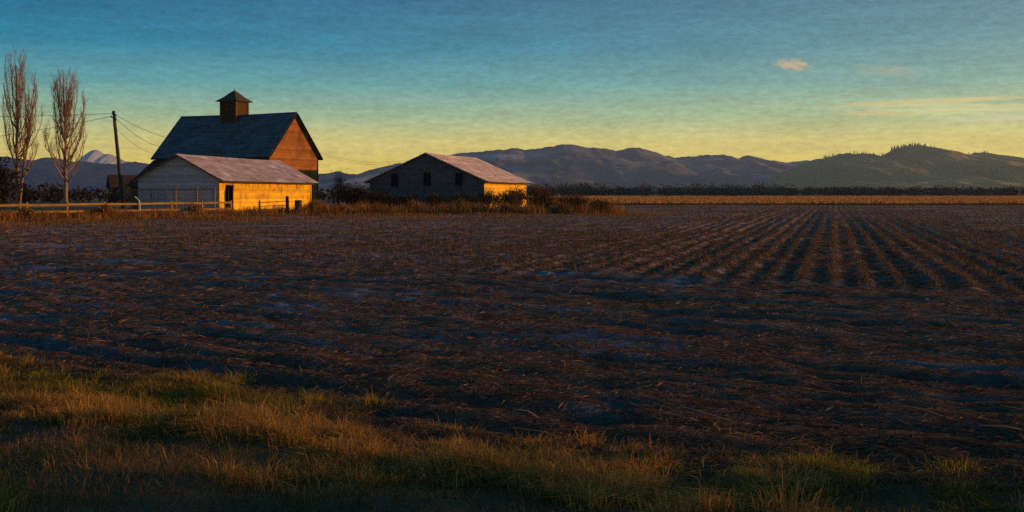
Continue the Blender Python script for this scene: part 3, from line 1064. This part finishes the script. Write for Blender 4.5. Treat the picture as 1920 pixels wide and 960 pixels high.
m.tube([(0, 0, 0), (0, 0, 1.25), (-0.08, 0, 1.5), (-0.25, 0, 1.68), (-0.42, 0, 1.82)], [0.05, 0.05, 0.05, 0.05, 0.07], 8)
wp = m.build('bent_pipe', 'white_pipe', label='pale bent standpipe behind the rail fence near the pen', cat='pipe')
wp.location = (-32.3, 95.3, 0)

# ------------------------------------------------------------------ utility pole and wires
UP = empty('utility_pole', (-44.15, 125.0, 0), label='leaning wooden utility pole beside the shed', cat='utility pole')
m = MB()
pts = [(-1.2 * t, 0, -0.5 + 12.0 * t) for t in np.linspace(0, 1, 7)]
m.tube(pts, [0.24 - 0.07 * t for t in np.linspace(0, 1, 7)], 10)
m.build('shaft', 'pole_wood', UP, smooth_shade=True)
ins = MB()
for z_, r_ in ((0, 0.05), (0.05, 0.09), (0.1, 0.06), (0.15, 0.09), (0.22, 0.04)):
    pass
ins.tube([(0, 0, 0), (0, 0, 0.05), (0, 0, 0.1), (0, 0, 0.15), (0, 0, 0.22)], [0.05, 0.09, 0.06, 0.09, 0.04], 8)
ins_me = ins.mesh('insulator', 'ceramic')
for p in ((-1.33, -0.05, 11.1), (-1.42, -0.1, 10.75), (-0.9, -0.05, 10.9), (-0.86, -0.1, 10.4)):
    o = link('insulator', ins_me, UP)
    o.location = p
m = MB()
m.beam((-1.45, -0.2, 10.75), (-0.8, -0.2, 10.7), 0.08, 0.1)
m.build('bracket', 'pole_wood', UP)
m = MB()
m.tube([(-1.05, -0.23, 9.7), (-1.03, -0.23, 10.3)], 0.13, 10)
m.build('junction_can', 'rusty_metal', UP)


def wire(name, p0, p1, sag, label, r=0.025):
    m = MB()
    p0, p1 = Vector(p0), Vector(p1)
    pts = []
    for i in range(17):
        t = i / 16
        p = p0.lerp(p1, t)
        p.z -= sag * 4 * t * (1 - t)
        pts.append(p)
    m.tube(pts, r, 5)
    return m.build(name, 'wire_metal', label=label, cat='wire')


PT = Vector((-44.15, 125, 0))
wire('overhead_wire', PT + Vector((-1.35, -0.05, 11.2)), (-92, 131, 11.9), 0.55, 'nearly level upper wire from the pole past both poplars')
wire('overhead_wire', PT + Vector((-1.42, -0.1, 10.85)), (-92, 120, 5.2), 1.1, 'lower sagging wire from the pole behind both poplars')
wire('service_wire', PT + Vector((-0.9, -0.05, 11.0)), (-46.9, 156.2, 9.6), 0.5, 'topmost of three wires from the pole to the barn')
wire('service_wire', PT + Vector((-0.86, -0.1, 10.6)), (-47.8, 154.8, 8.4), 0.9, 'middle of three wires from the pole to the barn')
wire('service_wire', PT + Vector((-1.0, -0.1, 9.6)), (-48.6, 153.8, 7.4), 0.8, 'lowest of three wires from the pole to the barn', 0.018)
wire('barn_wire', (-27.6, 155.0, 8.0), (-13.0, 150.4, 6.9), 1.0, 'upper thin wire sagging between the two barns', 0.014)
wire('barn_wire', (-27.6, 155.0, 7.75), (-13.2, 150.4, 6.75), 1.1, 'lower thin wire sagging between the two barns', 0.014)


# ------------------------------------------------------------------ poplars
def poplar(base, H, limbs, label, crown_w, lean=(0, 0), twin=None):
    root = empty('poplar_tree', base, label=label, cat='tree', group='bare poplars by the fence')

    def stem_path(x0, y0, dx, dy, h0, h1, n=12, wob=0.12):
        out = []
        for i in range(n + 1):
            t = i / n
            out.append((x0 + dx * t ** 1.3 + rv(-wob, wob) * t, y0 + dy * t ** 1.3 + rv(-wob, wob) * t, h0 + (h1 - h0) * t))
        return out
    trunk = stem_path(0, 0, lean[0], lean[1], -0.3, H)
    m = MB()
    m.tube(trunk, [0.21 * (1 - i / 12.5) ** 0.9 + 0.012 for i in range(13)], 8)
    m.build('trunk', 'poplar_bark', root, smooth_shade=True)
    stems = [(trunk, H)]
    if twin:
        tp = stem_path(0.15, 0, twin[0], twin[1], 0.2, H * twin[2])
        m = MB()
        m.tube(tp, [0.14 * (1 - i / 12.5) ** 0.9 + 0.01 for i in range(13)], 7)
        m.build('trunk', 'poplar_bark', root, smooth_shade=True)
        stems.append((tp, H * twin[2]))
    for k in range(limbs):
        st, h = stems[0] if (len(stems) == 1 or k % 3) else stems[1]
        t0 = 0.26 + 0.44 * (k / limbs) + rv(-0.03, 0.03)
        i0 = t0 * 12
        a, b = Vector(st[int(i0)]), Vector(st[min(int(i0) + 1, 12)])
        p = a.lerp(b, i0 - int(i0))
        ang = k * 2.4 + rv(-0.5, 0.5)
        zt = h * min(0.97, max(0.56, t0 + rv(0.2, 0.5)))
        out_r = 1.5 * crown_w * (1.06 - (zt / h)) ** 0.6 * rv(0.55, 1.15) * (0.7 if len(stems) > 1 and k % 3 == 0 else 1)
        ln = zt - p.z
        n = 8
        path = []
        for i in range(n + 1):
            t = i / n
            rr_ = out_r * (1 - (1 - t) ** 1.7)
            path.append(Vector((p.x + math.cos(ang) * rr_ + rv(-0.07, 0.07), p.y + math.sin(ang) * rr_ + rv(-0.07, 0.07), p.z + ln * (0.55 * t + 0.45 * t ** 1.6))))
        r0 = 0.07 * (1 - 0.5 * t0)
        m = MB()
        m.tube(path, [r0 * (1 - i / (n + 0.7)) + 0.012 for i in range(n + 1)], 5)
        for j in range(int(6 + 2.2 * ln)):
            tt = rv(0.12, 0.98)
            q = path[int(tt * n)].lerp(path[min(int(tt * n) + 1, n)], tt * n - int(tt * n))
            a2 = rv(0, 2 * math.pi)
            l2 = rv(0.7, 1.9) * (1.15 - 0.4 * tt)
            o2 = l2 * rv(0.15, 0.5)
            tw = [q + Vector((math.cos(a2) * o2 * (1 - (1 - s_) ** 1.8), math.sin(a2) * o2 * (1 - (1 - s_) ** 1.8), l2 * s_)) for s_ in (0, 0.35, 0.7, 1)]
            m.tube(tw, [0.012, 0.010, 0.008, 0.004], 4)
            for jj in range(2):
                s_ = rv(0.2, 0.8)
                q2 = tw[0].lerp(tw[3], s_)
                a3 = rv(0, 2 * math.pi)
                l3 = rv(0.3, 0.8)
                m.tube([q2, q2 + Vector((math.cos(a3) * l3 * 0.3, math.sin(a3) * l3 * 0.3, l3))], [0.012, 0.006], 3)
        m.build('limb', 'poplar_bark', root)
    return root


poplar((-40.6, 100, 0), 13.4, 32, 'bare poplar nearer the utility pole, narrow upright crown', 2.7, lean=(-0.3, 0.2))
poplar((-46.6, 103.5, 0), 15.7, 34, 'bare poplar at the photo edge, taller and twin-stemmed', 2.7, lean=(-0.2, 0.1), twin=(1.9, -0.6, 0.78))


# ------------------------------------------------------------------ shrubs
def shrub(name, loc, rx, ry, rz, nstem, ntwig, leaf, mat, label, cat='shrub', group=None, up=1.0, stem_mat='bramble', card=0.14):
    root = empty(name, loc, label=label, cat=cat, group=group)
    m = MB()
    tips = []
    for k in range(nstem):
        a, e = rv(0, 2 * math.pi), rv(0.15, 1.0)
        t = Vector((math.cos(a) * rx * e * rv(.5, 1), math.sin(a) * ry * e * rv(.5, 1), rz * rv(0.6, 1.05) * (1 - 0.35 * e * e)))
        b = Vector((t.x * 0.2, t.y * 0.2, 0))
        mid = b.lerp(t, 0.55) + Vector((rv(-.1, .1), rv(-.1, .1), rz * 0.14 * up))
        m.tube([b - Vector((0, 0, 0.1)), mid, t], [0.03, 0.022, 0.008], 4, rv(0.7, 1.3))
        for j in range(ntwig):
            s_ = rv(0.25, 1)
            q = b.lerp(mid, s_ / 0.55) if s_ < 0.55 else mid.lerp(t, (s_ - 0.55) / 0.45)
            w = Vector((rv(-1, 1), rv(-1, 1), rv(-0.1, 1.2))).normalized() * rv(0.2, 0.55) * max(rz, 1) * 0.5
            m.tube([q, q + w], [0.014, 0.006], 3, rv(0.6, 1.4))
            tips.append(q + w * rv(0.3, 1.1))
    m.build('stems', stem_mat, root)
    if leaf:
        T = np.array([tuple(t) for t in tips])
        P = np.repeat(T, leaf, 0) + rng.normal(size=(len(T) * leaf, 3)) * np.array((0.17, 0.17, 0.14)) * max(rz, 1) * 0.55
        P[:, 2] = np.abs(P[:, 2])
        cards('foliage', P, card, mat, root, colors=np.repeat(rng.uniform(0.5, 1.5, (len(T), 1)), leaf, 0) * np.ones(3), kind='stuff')
    return root


shrub('dark_evergreen', (-46.9, 98.0, 0), 3.6, 2.4, 4.7, 46, 14, 12, 'dark_leaf', 'big dark rounded bush at the foot of the edge poplar', card=0.16)
GB = 'brown thickets by the wide barn'
shrub('bramble_thicket', (3.0, 115, 0), 3.0, 1.8, 2.7, 60, 13, 2, 'bramble', 'tall brown bramble thicket just past the wide barn wall', group=GB, card=0.08)
shrub('bramble_thicket', (6.4, 116, 0), 3.2, 1.8, 2.1, 60, 13, 2, 'bramble', 'middle brown bramble thicket between its taller and lower neighbours', group=GB, card=0.08)
shrub('bramble_thicket', (9.2, 114, 0), 2.2, 1.6, 1.5, 46, 11, 2, 'bramble', 'low round brown bramble at the open field end of the thicket', group=GB, card=0.08)
shrub('bramble_thicket', (0.6, 141, 0), 2.6, 1.6, 2.7, 60, 13, 3, 'bramble', 'brown bramble hugging the foot of the short lit wall', group=GB, card=0.1)
shrub('bramble_thicket', (-0.4, 126, 0), 3.0, 1.8, 2.3, 60, 13, 3, 'bramble', 'brown bramble standing clear in front of the short lit wall', group=GB, card=0.08)
shrub('dark_shrub', (-19.5, 136, 0), 2.6, 1.8, 3.0, 34, 10, 7, 'dark_leaf', 'dark shrub filling the gap right behind the glowing shed', group='dark shrubs between the barns')
shrub('dark_shrub', (-16.2, 138, 0), 2.4, 1.8, 2.3, 34, 10, 7, 'dark_leaf', 'dark shrub against the low corner of the wide barn', group='dark shrubs between the barns')
GD = 'dark brush under the wide barn gable'
for x, y, rx, h, lab in ((-16.6, 134, 2.6, 2.3, 'dark brush below the outermost window of the wide barn, by the shed'),
                         (-13.0, 134, 2.7, 2.0, 'dark brush between first and middle windows of the wide barn'),
                         (-9.2, 134, 2.7, 1.9, 'dark brush under the middle window of the wide barn'),
                         (-5.6, 135, 2.6, 2.1, 'dark brush under the third window of the wide barn'),
                         (-3.0, 137, 2.4, 2.5, 'dark brush at the sunlit corner of the wide barn')):
    shrub('dark_brush', (x, y, 0), rx, 1.4, h, 40, 10, 4, 'dark_leaf', lab, group=GD, card=0.1)
shrub('bare_bush', (-23.5, 149, 0), 1.6, 1.4, 4.8, 30, 12, 2, 'bramble', 'bare brown bush rising between the two barns', card=0.1)
for x, y, h, lab in ((-33.9, 91.2, 1.2, 'golden weed tuft growing against the rail fence near its middle'),
                     (-37.4, 84.6, 1.0, 'golden weed tuft at the near fence post'),
                     (-19.6, 108.5, 1.5, 'tall orange weed tuft just past the end of the glowing wall'),
                     (-17.2, 110.0, 1.1, 'lower orange weed tuft one step past the glowing wall'),
                     (-10.3, 113.0, 1.4, 'orange weed tuft below the first barn opening'),
                     (-5.4, 114.0, 1.5, 'orange weed tuft below the third barn opening'),
                     (-0.8, 112.0, 1.1, 'orange weed tuft before the brown thicket'),
                     (-29.0, 100.2, 1.2, 'brown weed tuft at the fence end by the shed door')):
    shrub('weed_tuft', (x, y, 0), 1.0, 0.8, h, 44, 7, 2, 'weed', lab, cat='weed', group='golden weeds round the farmyard', stem_mat='weed', card=0.09)

for x, y, h, lab in ((17.2, 9.2, 5.2, 'added unseen tree shading the verge, nearer of the two'),
                     (20.2, 10.4, 5.6, 'added unseen tree shading the verge, farther of the two')):
    tr = empty('added_shade_tree', (x, y, 0), label=lab, cat='tree', group='added trees out of view that shade the verge')  # unseen trees added to cast shade on the near verge
    m = MB()
    m.tube([(0, 0, -0.2), (0.05, 0, 1.2), (0.0, 0.1, 2.4), (0.1, 0.1, h - 0.6)], [0.14, 0.12, 0.09, 0.02], 8)
    for k in range(16):
        a_ = k * 2.4
        z_ = 1.9 + (h - 2.8) * k / 16
        r_ = rv(0.9, 1.5)
        m.tube([(0.04, 0.05, z_), (math.cos(a_) * r_ * 0.5, math.sin(a_) * r_ * 0.5, z_ + 0.3), (math.cos(a_) * r_, math.sin(a_) * r_, z_ + 0.7)], [0.05, 0.035, 0.01], 5)
    m.build('trunk', 'pole_wood', tr)
    d = rng.normal(size=(1100, 3))
    d /= np.linalg.norm(d, axis=1)[:, None]
    d *= (rng.uniform(0, 1, 1100) ** 0.4 * (1 + 0.25 * rng.normal(size=1100)))[:, None]
    cards('crown', np.array((0, 0, (h + 1.9) / 2)) + d * np.array((1.6, 1.6, (h - 1.9) / 2)), 0.13, 'dark_leaf', tr,
          colors=rng.uniform(0.5, 1.5, (1100, 1)) * np.ones(3), kind='stuff')

# dry weeds as one uncountable mass along fence and barns
line = np.array([(-52, 66), (-45, 74), (-38, 85), (-32, 95.5), (-27, 104), (-22, 110), (-14, 113), (-5, 115), (4, 114), (11, 118)], float)
seg = np.diff(line, axis=0)
sl_ = np.linalg.norm(seg, axis=1)
N = 42000
k = rng.choice(len(seg), N, p=sl_ / sl_.sum())
t = rng.uniform(0, 1, N)
nrm = np.stack([seg[:, 1], -seg[:, 0]], 1) / sl_[:, None]
off = rng.normal(size=N) * 2.0 + 0.4
P2 = line[k] + seg[k] * t[:, None] - nrm[k] * (-off)[:, None] * np.where(off > 0, 0.9, 1.5)[:, None]
dens = fbm(P2[:, 0] / 1.6, P2[:, 1] / 1.6, 3, 77)
keep = dens > rng.uniform(-0.45, 0.35, N)
P2, dens = P2[keep], dens[keep]
N = len(P2)
P = np.concatenate([P2, gh(P2[:, 0], P2[:, 1])[:, None]], 1)
h = rng.uniform(0.3, 0.85, N) * (1 + 0.9 * np.clip(dens, -0.4, 0.7)) * (1 + 0.5 * smooth(-26, -18, P2[:, 0]))
tone = rng.uniform(0.5, 1.5, N)[:, None] * np.array((1, 0.95, 0.85))
wp_ = [blades(P, h, rng.normal(size=(N, 2)) * 0.3, rng.uniform(0.025, 0.06, N), tone)]
N = 120000
k = rng.choice(len(seg), N, p=sl_ / sl_.sum())
P2 = line[k] + seg[k] * rng.uniform(0, 1, N)[:, None] + nrm[k] * (np.abs(rng.normal(size=N)) * 9.0 - 1)[:, None] + rng.normal(size=(N, 2)) * 1.2
dens = fbm(P2[:, 0] / 2.2, P2[:, 1] / 1.6, 3, 78)
P2 = P2[(dens > rng.uniform(-0.1, 0.55, N)) & (s_edge(P2[:, 0], P2[:, 1]) > 30)]
N = len(P2)
wp_.append(blades(np.concatenate([P2, gh(P2[:, 0], P2[:, 1])[:, None]], 1), rng.uniform(0.08, 0.5, N) * rng.uniform(0.4, 1, N), rng.normal(size=(N, 2)) * 0.6,
                  rng.uniform(0.02, 0.05, N), rng.uniform(0.5, 1.4, N)[:, None] * np.array((1, 0.95, 0.9))))
V, Q, T, C = join_blades(wp_)
link('dry_weeds', np_mesh('dry_weeds', V, quads=Q, tris=T, colors=C, mat='weed'), kind='stuff', label='dry orange weeds along fence and barns', cat='weeds')

# ------------------------------------------------------------------ stubble and straw in the field
def in_view(X, Y, margin=1.12):
    return (np.abs(X) < 0.4663 * Y * margin + 1.2)


parts = []
# far rows
u = np.arange(-40, 75, 1.0)
cand = []
ci = np.arange(-160, 150)
for sp, y0, y1 in ((0.17, 22, 62), (0.34, 62, 130), (0.6, 130, 200)):
    tt = np.arange(y0 / 0.96 * 0.8, y1 / 0.96 * 1.25, sp)
    CI, TT = np.meshgrid(ci * ROW, tt)
    TT = TT + rng.uniform(-sp / 2, sp / 2, TT.shape)
    CI = CI + rng.normal(size=CI.shape) * 0.08 + 0.18 * fbm(TT / 9.0, CI / 3.0, 2, 93)
    X = CI * RD[1] + TT * RD[0]
    Y = -CI * RD[0] + TT * RD[1]
    ok = (Y > y0) & (Y < y1) & in_view(X, Y)
    cand.append(np.stack([X[ok], Y[ok]], 1))
cand = np.concatenate(cand)
s, verge, head, yard, rows = zones(cand[:, 0], cand[:, 1])
thin = fbm(cand[:, 0] / 5, cand[:, 1] / 5, 3, 91)
ok = (verge < 0.3) & (yard < 0.5) & (head < 0.5) & (rng.uniform(0, 1, len(cand)) < (0.62 + 0.1 * rows) * (1 + 1.2 * thin))
far_rows = cand[ok]
# headland rows
hc = []
for i in range(1, 26):
    aa = np.arange(-75, 75, 0.19)
    aa = aa + rng.uniform(-0.08, 0.08, len(aa))
    sd = i * ROW + rng.normal(size=len(aa)) * 0.06
    X = -6.4 + HD[0] * aa + 0.52 * sd
    Y = 13.8 + HD[1] * aa + 0.854 * sd
    o_ = (Y > 5) & in_view(X, Y)
    hc.append(np.stack([X[o_], Y[o_]], 1))
hc = np.concatenate(hc)
s, verge, head, yard, rows = zones(hc[:, 0], hc[:, 1])
thin = fbm(hc[:, 0] / 3, hc[:, 1] / 3, 3, 92)
hc = hc[(head > 0.5) & (rng.uniform(0, 1, len(hc)) < 0.08 + 0.4 * thin)]
for base_pts, nst, hh in ((far_rows, 4, (0.06, 0.24)), (hc, 3, (0.05, 0.14))):
    B = np.repeat(base_pts, nst, 0)
    B = B + rng.normal(size=B.shape) * 0.04
    P = np.concatenate([B, gh(B[:, 0], B[:, 1])[:, None] - 0.01], 1)
    N = len(P)
    dist = np.maximum(1, P[:, 1] / 30)
    h = rng.uniform(*hh, N)
    w = rng.uniform(0.012, 0.028, N) * np.sqrt(dist)
    tone = rng.uniform(0.25, 0.95, N)[:, None] * np.array((1, 0.97, 0.9))
    parts.append(blades(P, h, rng.normal(size=(N, 2)) * 0.45, w, tone))
V, Q, T, C = join_blades(parts)
link('corn_stubble', np_mesh('corn_stubble', V, quads=Q, tris=T, colors=C, mat='straw'), kind='stuff',
     label='rows of cut dry corn stubble running to the far field edge', cat='stubble')

# loose straw and leaf litter lying about
N = 330000
Yc = 1 / rng.uniform(1 / 95, 1 / 8.0, N)
Xc = rng.uniform(-1, 1, N) * (0.4663 * Yc * 1.12 + 1.2)
s, verge, head, yard, rows = zones(Xc, Yc)
al, ac = Xc * HD[0] + Yc * HD[1], Xc * 0.52 + Yc * 0.854
lit = fbm(al / 2.6, ac / 0.7, 4, 14)
fr = fbm(al / 3.6, ac / 1.0, 4, 8)
ok = (verge < 0.8) & (yard < 0.6) & (rng.uniform(-0.55, 0.55, N) < lit + 0.06 + 0.3 * (1 - smooth(1.0, 3.5, s)) - 0.25 * np.clip(fr, 0, 1))
Xc, Yc = Xc[ok], Yc[ok]
N = len(Xc)
ang = np.where(rng.uniform(0, 1, N) < 0.55, math.atan2(HD[1], HD[0]) + rng.normal(size=N) * 0.35, rng.uniform(0, 2 * math.pi, N))
ln = rng.uniform(0.08, 0.36, N) * np.clip(Yc / 20, 0.8, 2.2)
w = rng.uniform(0.003, 0.008, N) * np.clip(Yc / 12, 0.8, 4)
d = np.stack([np.cos(ang), np.sin(ang)], 1)
A = np.stack([Xc, Yc], 1) - d * ln[:, None] / 2
B = np.stack([Xc, Yc], 1) + d * ln[:, None] / 2
za = gh(A[:, 0], A[:, 1]) + rng.uniform(0.0, 0.03, N)
zb = gh(B[:, 0], B[:, 1]) + rng.uniform(0.0, 0.05, N)
zm = np.maximum((za + zb) / 2, gh(Xc, Yc)) + rng.uniform(0.003, 0.022, N)
pn = np.stack([-d[:, 1], d[:, 0]], 1) * w[:, None] / 2
tw = rng.uniform(-1, 1, N) * w
Mid = np.stack([Xc, Yc], 1)
V = np.stack([
    np.concatenate([A - pn * 0.5, za[:, None]], 1), np.concatenate([A + pn * 0.5, za[:, None]], 1),
    np.concatenate([Mid + pn, (zm + tw)[:, None]], 1), np.concatenate([Mid - pn, (zm - tw)[:, None]], 1),
    np.concatenate([B, zb[:, None]], 1)], 1).reshape(-1, 3)
i = np.arange(N) * 5
C = np.repeat(rng.uniform(0.3, 1.2, N)[:, None] * np.array((1, 0.93, 0.85)), 5, 0)
link('straw_litter', np_mesh('straw_litter', V, quads=np.stack([i, i + 1, i + 2, i + 3], 1), tris=np.stack([i + 3, i + 2, i + 4], 1), colors=C, mat='straw'),
     kind='stuff', label='loose dry straw scattered over the dark soil', cat='straw')

# long fallen stalks leaning out of the litter
st = MB()
for k in range(170):
    Yq = 1 / rv(1 / 40, 1 / 9.5)
    Xq = rv(-1, 1) * (0.4663 * Yq + 1)
    s, verge, head, yard, rows = zones(np.array([Xq]), np.array([Yq]))
    if verge[0] > 0.2:
        continue
    g = float(gh(Xq, Yq))
    a = rv(-0.6, 0.4) + math.pi
    l = rv(0.3, 0.75)
    p0 = Vector((Xq, Yq, g))
    p1 = p0 + Vector((math.cos(a) * l, math.sin(a) * l * 0.7, l * rv(0.08, 0.4)))
    st.tube([p0, p0.lerp(p1, 0.5) + Vector((0, 0, rv(0, .04))), p1], [0.009, 0.008, 0.004], 4, rv(0.5, 1.1))
st.build('fallen_stalks', 'straw', kind='stuff', label='long thin corn stalks lying tilted on the field', cat='stalks')

NF = 26000
Yf = 1 / rng.uniform(1 / 640, 1 / 199, NF)
Xf = rng.uniform(-0.02, 0.56, NF) * Yf
tone = rng.uniform(1.1, 2.1, NF)[:, None] * np.ones(3)
V, Q, T, C = blades(np.stack([Xf, Yf, np.full(NF, 0.2)], 1), rng.uniform(0.25, 0.6, NF), rng.normal(size=(NF, 2)) * 0.3, rng.uniform(0.2, 0.5, NF), tone)
link('meadow_grass', np_mesh('meadow_grass', V, quads=Q, tris=T, colors=C, mat='weed'), kind='stuff', label='standing dry grass on the bright far strip', cat='grass')

# ------------------------------------------------------------------ grass of the road verge
parts = []
NT = 1500
Yt = rng.uniform(4.2, 19, NT * 8)
Xt = rng.uniform(-11, 9, NT * 8)
s, verge, head, yard, rows = zones(Xt, Yt)
clump = fbm(Xt / 1.3, Yt / 0.9, 3, 55)
ok = (verge > rng.uniform(0.02, 0.95, len(Xt))) & in_view(Xt, Yt, 1.25) & (clump + 0.12 - 0.28 * smooth(0.8, 2.6, -s) > rng.uniform(-0.3, 0.3, len(Xt)))
Xt, Yt, clump, sv = Xt[ok][:NT], Yt[ok][:NT], clump[ok][:NT], s_edge(Xt, Yt)[ok][:NT]
n_t = len(Xt)
green = smooth(-0.1, 0.4, fbm(Xt / 1.7 + 9, Yt / 1.7, 2, 66) + 0.34 * smooth(-2.6, -0.2, sv) - 0.2)
tall = np.clip(0.8 + 0.7 * fbm(Xt / 0.8, Yt / 0.8, 2, 67), 0.4, 1.4) * (0.8 + 0.35 * (1 - green)) * rng.uniform(0.6, 1.25, n_t)
wide = rng.uniform(0.07, 0.19, n_t)
per = 190
TI = np.repeat(np.arange(n_t), per)
N = len(TI)
rad = rng.normal(size=(N, 2)) * wide[TI][:, None] * 0.6
B = np.stack([Xt, Yt], 1)[TI] + rad
P = np.concatenate([B, gh(B[:, 0], B[:, 1])[:, None] - 0.02], 1)
h = rng.uniform(0.06, 0.215, N) * tall[TI] * (1 + 0.6 * (rng.uniform(0, 1, N) < 0.06))
lean = rad / wide[TI][:, None] * 0.75 + rng.normal(size=(N, 2)) * 0.4 + (rng.normal(size=(n_t, 2)) * 0.22)[TI]
straw_c = np.array((0.66, 0.33, 0.085))
green_c = np.array((0.42, 0.31, 0.04))
gm_ = np.clip(green[TI] + rng.normal(size=N) * 0.25, 0, 1)[:, None]
colr = (straw_c * (1 - gm_) + green_c * gm_) * rng.uniform(0.35, 1.2, N)[:, None]
parts.append(blades(P, h, lean, rng.uniform(0.003, 0.010, N), colr, bend=0.3, droop=0.92))
NB = 230000
Yb = rng.uniform(4.2, 19, NB)
Xb = rng.uniform(-11, 9, NB)
_, vb, _, _, _ = zones(Xb, Yb)
ok = (vb > rng.uniform(0.0, 0.8, NB) ** 2) & in_view(Xb, Yb, 1.25)
Xb, Yb = Xb[ok], Yb[ok]
NB = len(Xb)
gb = np.clip(smooth(-0.2, 0.4, fbm(Xb / 1.3, Yb / 1.3, 3, 68)) + rng.normal(size=NB) * 0.2, 0, 1)[:, None]
cb_ = (np.array((0.30, 0.16, 0.06)) * (1 - gb) + np.array((0.13, 0.12, 0.04)) * gb) * rng.uniform(0.4, 1.2, NB)[:, None]
parts.append(blades(np.stack([Xb, Yb, gh(Xb, Yb) - 0.01], 1), rng.uniform(0.03, 0.14, NB) * np.clip(1 + 0.8 * fbm(Xb / 0.6, Yb / 0.6, 2, 69), 0.4, 1.8),
                    rng.normal(size=(NB, 2)) * 0.7, rng.uniform(0.004, 0.010, NB), cb_))
V, Q, T, C = join_blades(parts)
link('verge_grass', np_mesh('verge_grass', V, quads=Q, tris=T, colors=C, mat='grass_blades'), kind='stuff',
     label='tufted golden and green grass on the near road verge', cat='grass')

# ------------------------------------------------------------------ haze
hz = MB()
hz.box(-9250, 9250, -430, 7650, -30, 295)
me = bpy.data.meshes.new('haze')
me.from_pydata(hz.v, [], hz.f)
hm = bpy.data.materials.new('haze')
hm.use_nodes = True
hm.node_tree.nodes.clear()
ho = hm.node_tree.nodes.new('ShaderNodeOutputMaterial')
hv = hm.node_tree.nodes.new('ShaderNodeVolumePrincipled')
hv.inputs['Color'].default_value = (0.60, 0.68, 0.86, 1)
hv.inputs['Density'].default_value = 9.0e-5
hv.inputs['Anisotropy'].default_value = 0.5
hm.node_tree.links.new(hv.outputs[0], ho.inputs['Volume'])
me.materials.append(hm)
link('haze', me, kind='stuff', label='thin evening haze lying over the valley', cat='haze')

# ------------------------------------------------------------------ render settings
scene.render.engine = 'CYCLES'
scene.cycles.use_denoising = False
scene.cycles.max_bounces = 4
scene.cycles.diffuse_bounces = 2
scene.cycles.transmission_bounces = 3
scene.cycles.volume_bounces = 0
scene.cycles.transparent_max_bounces = 4
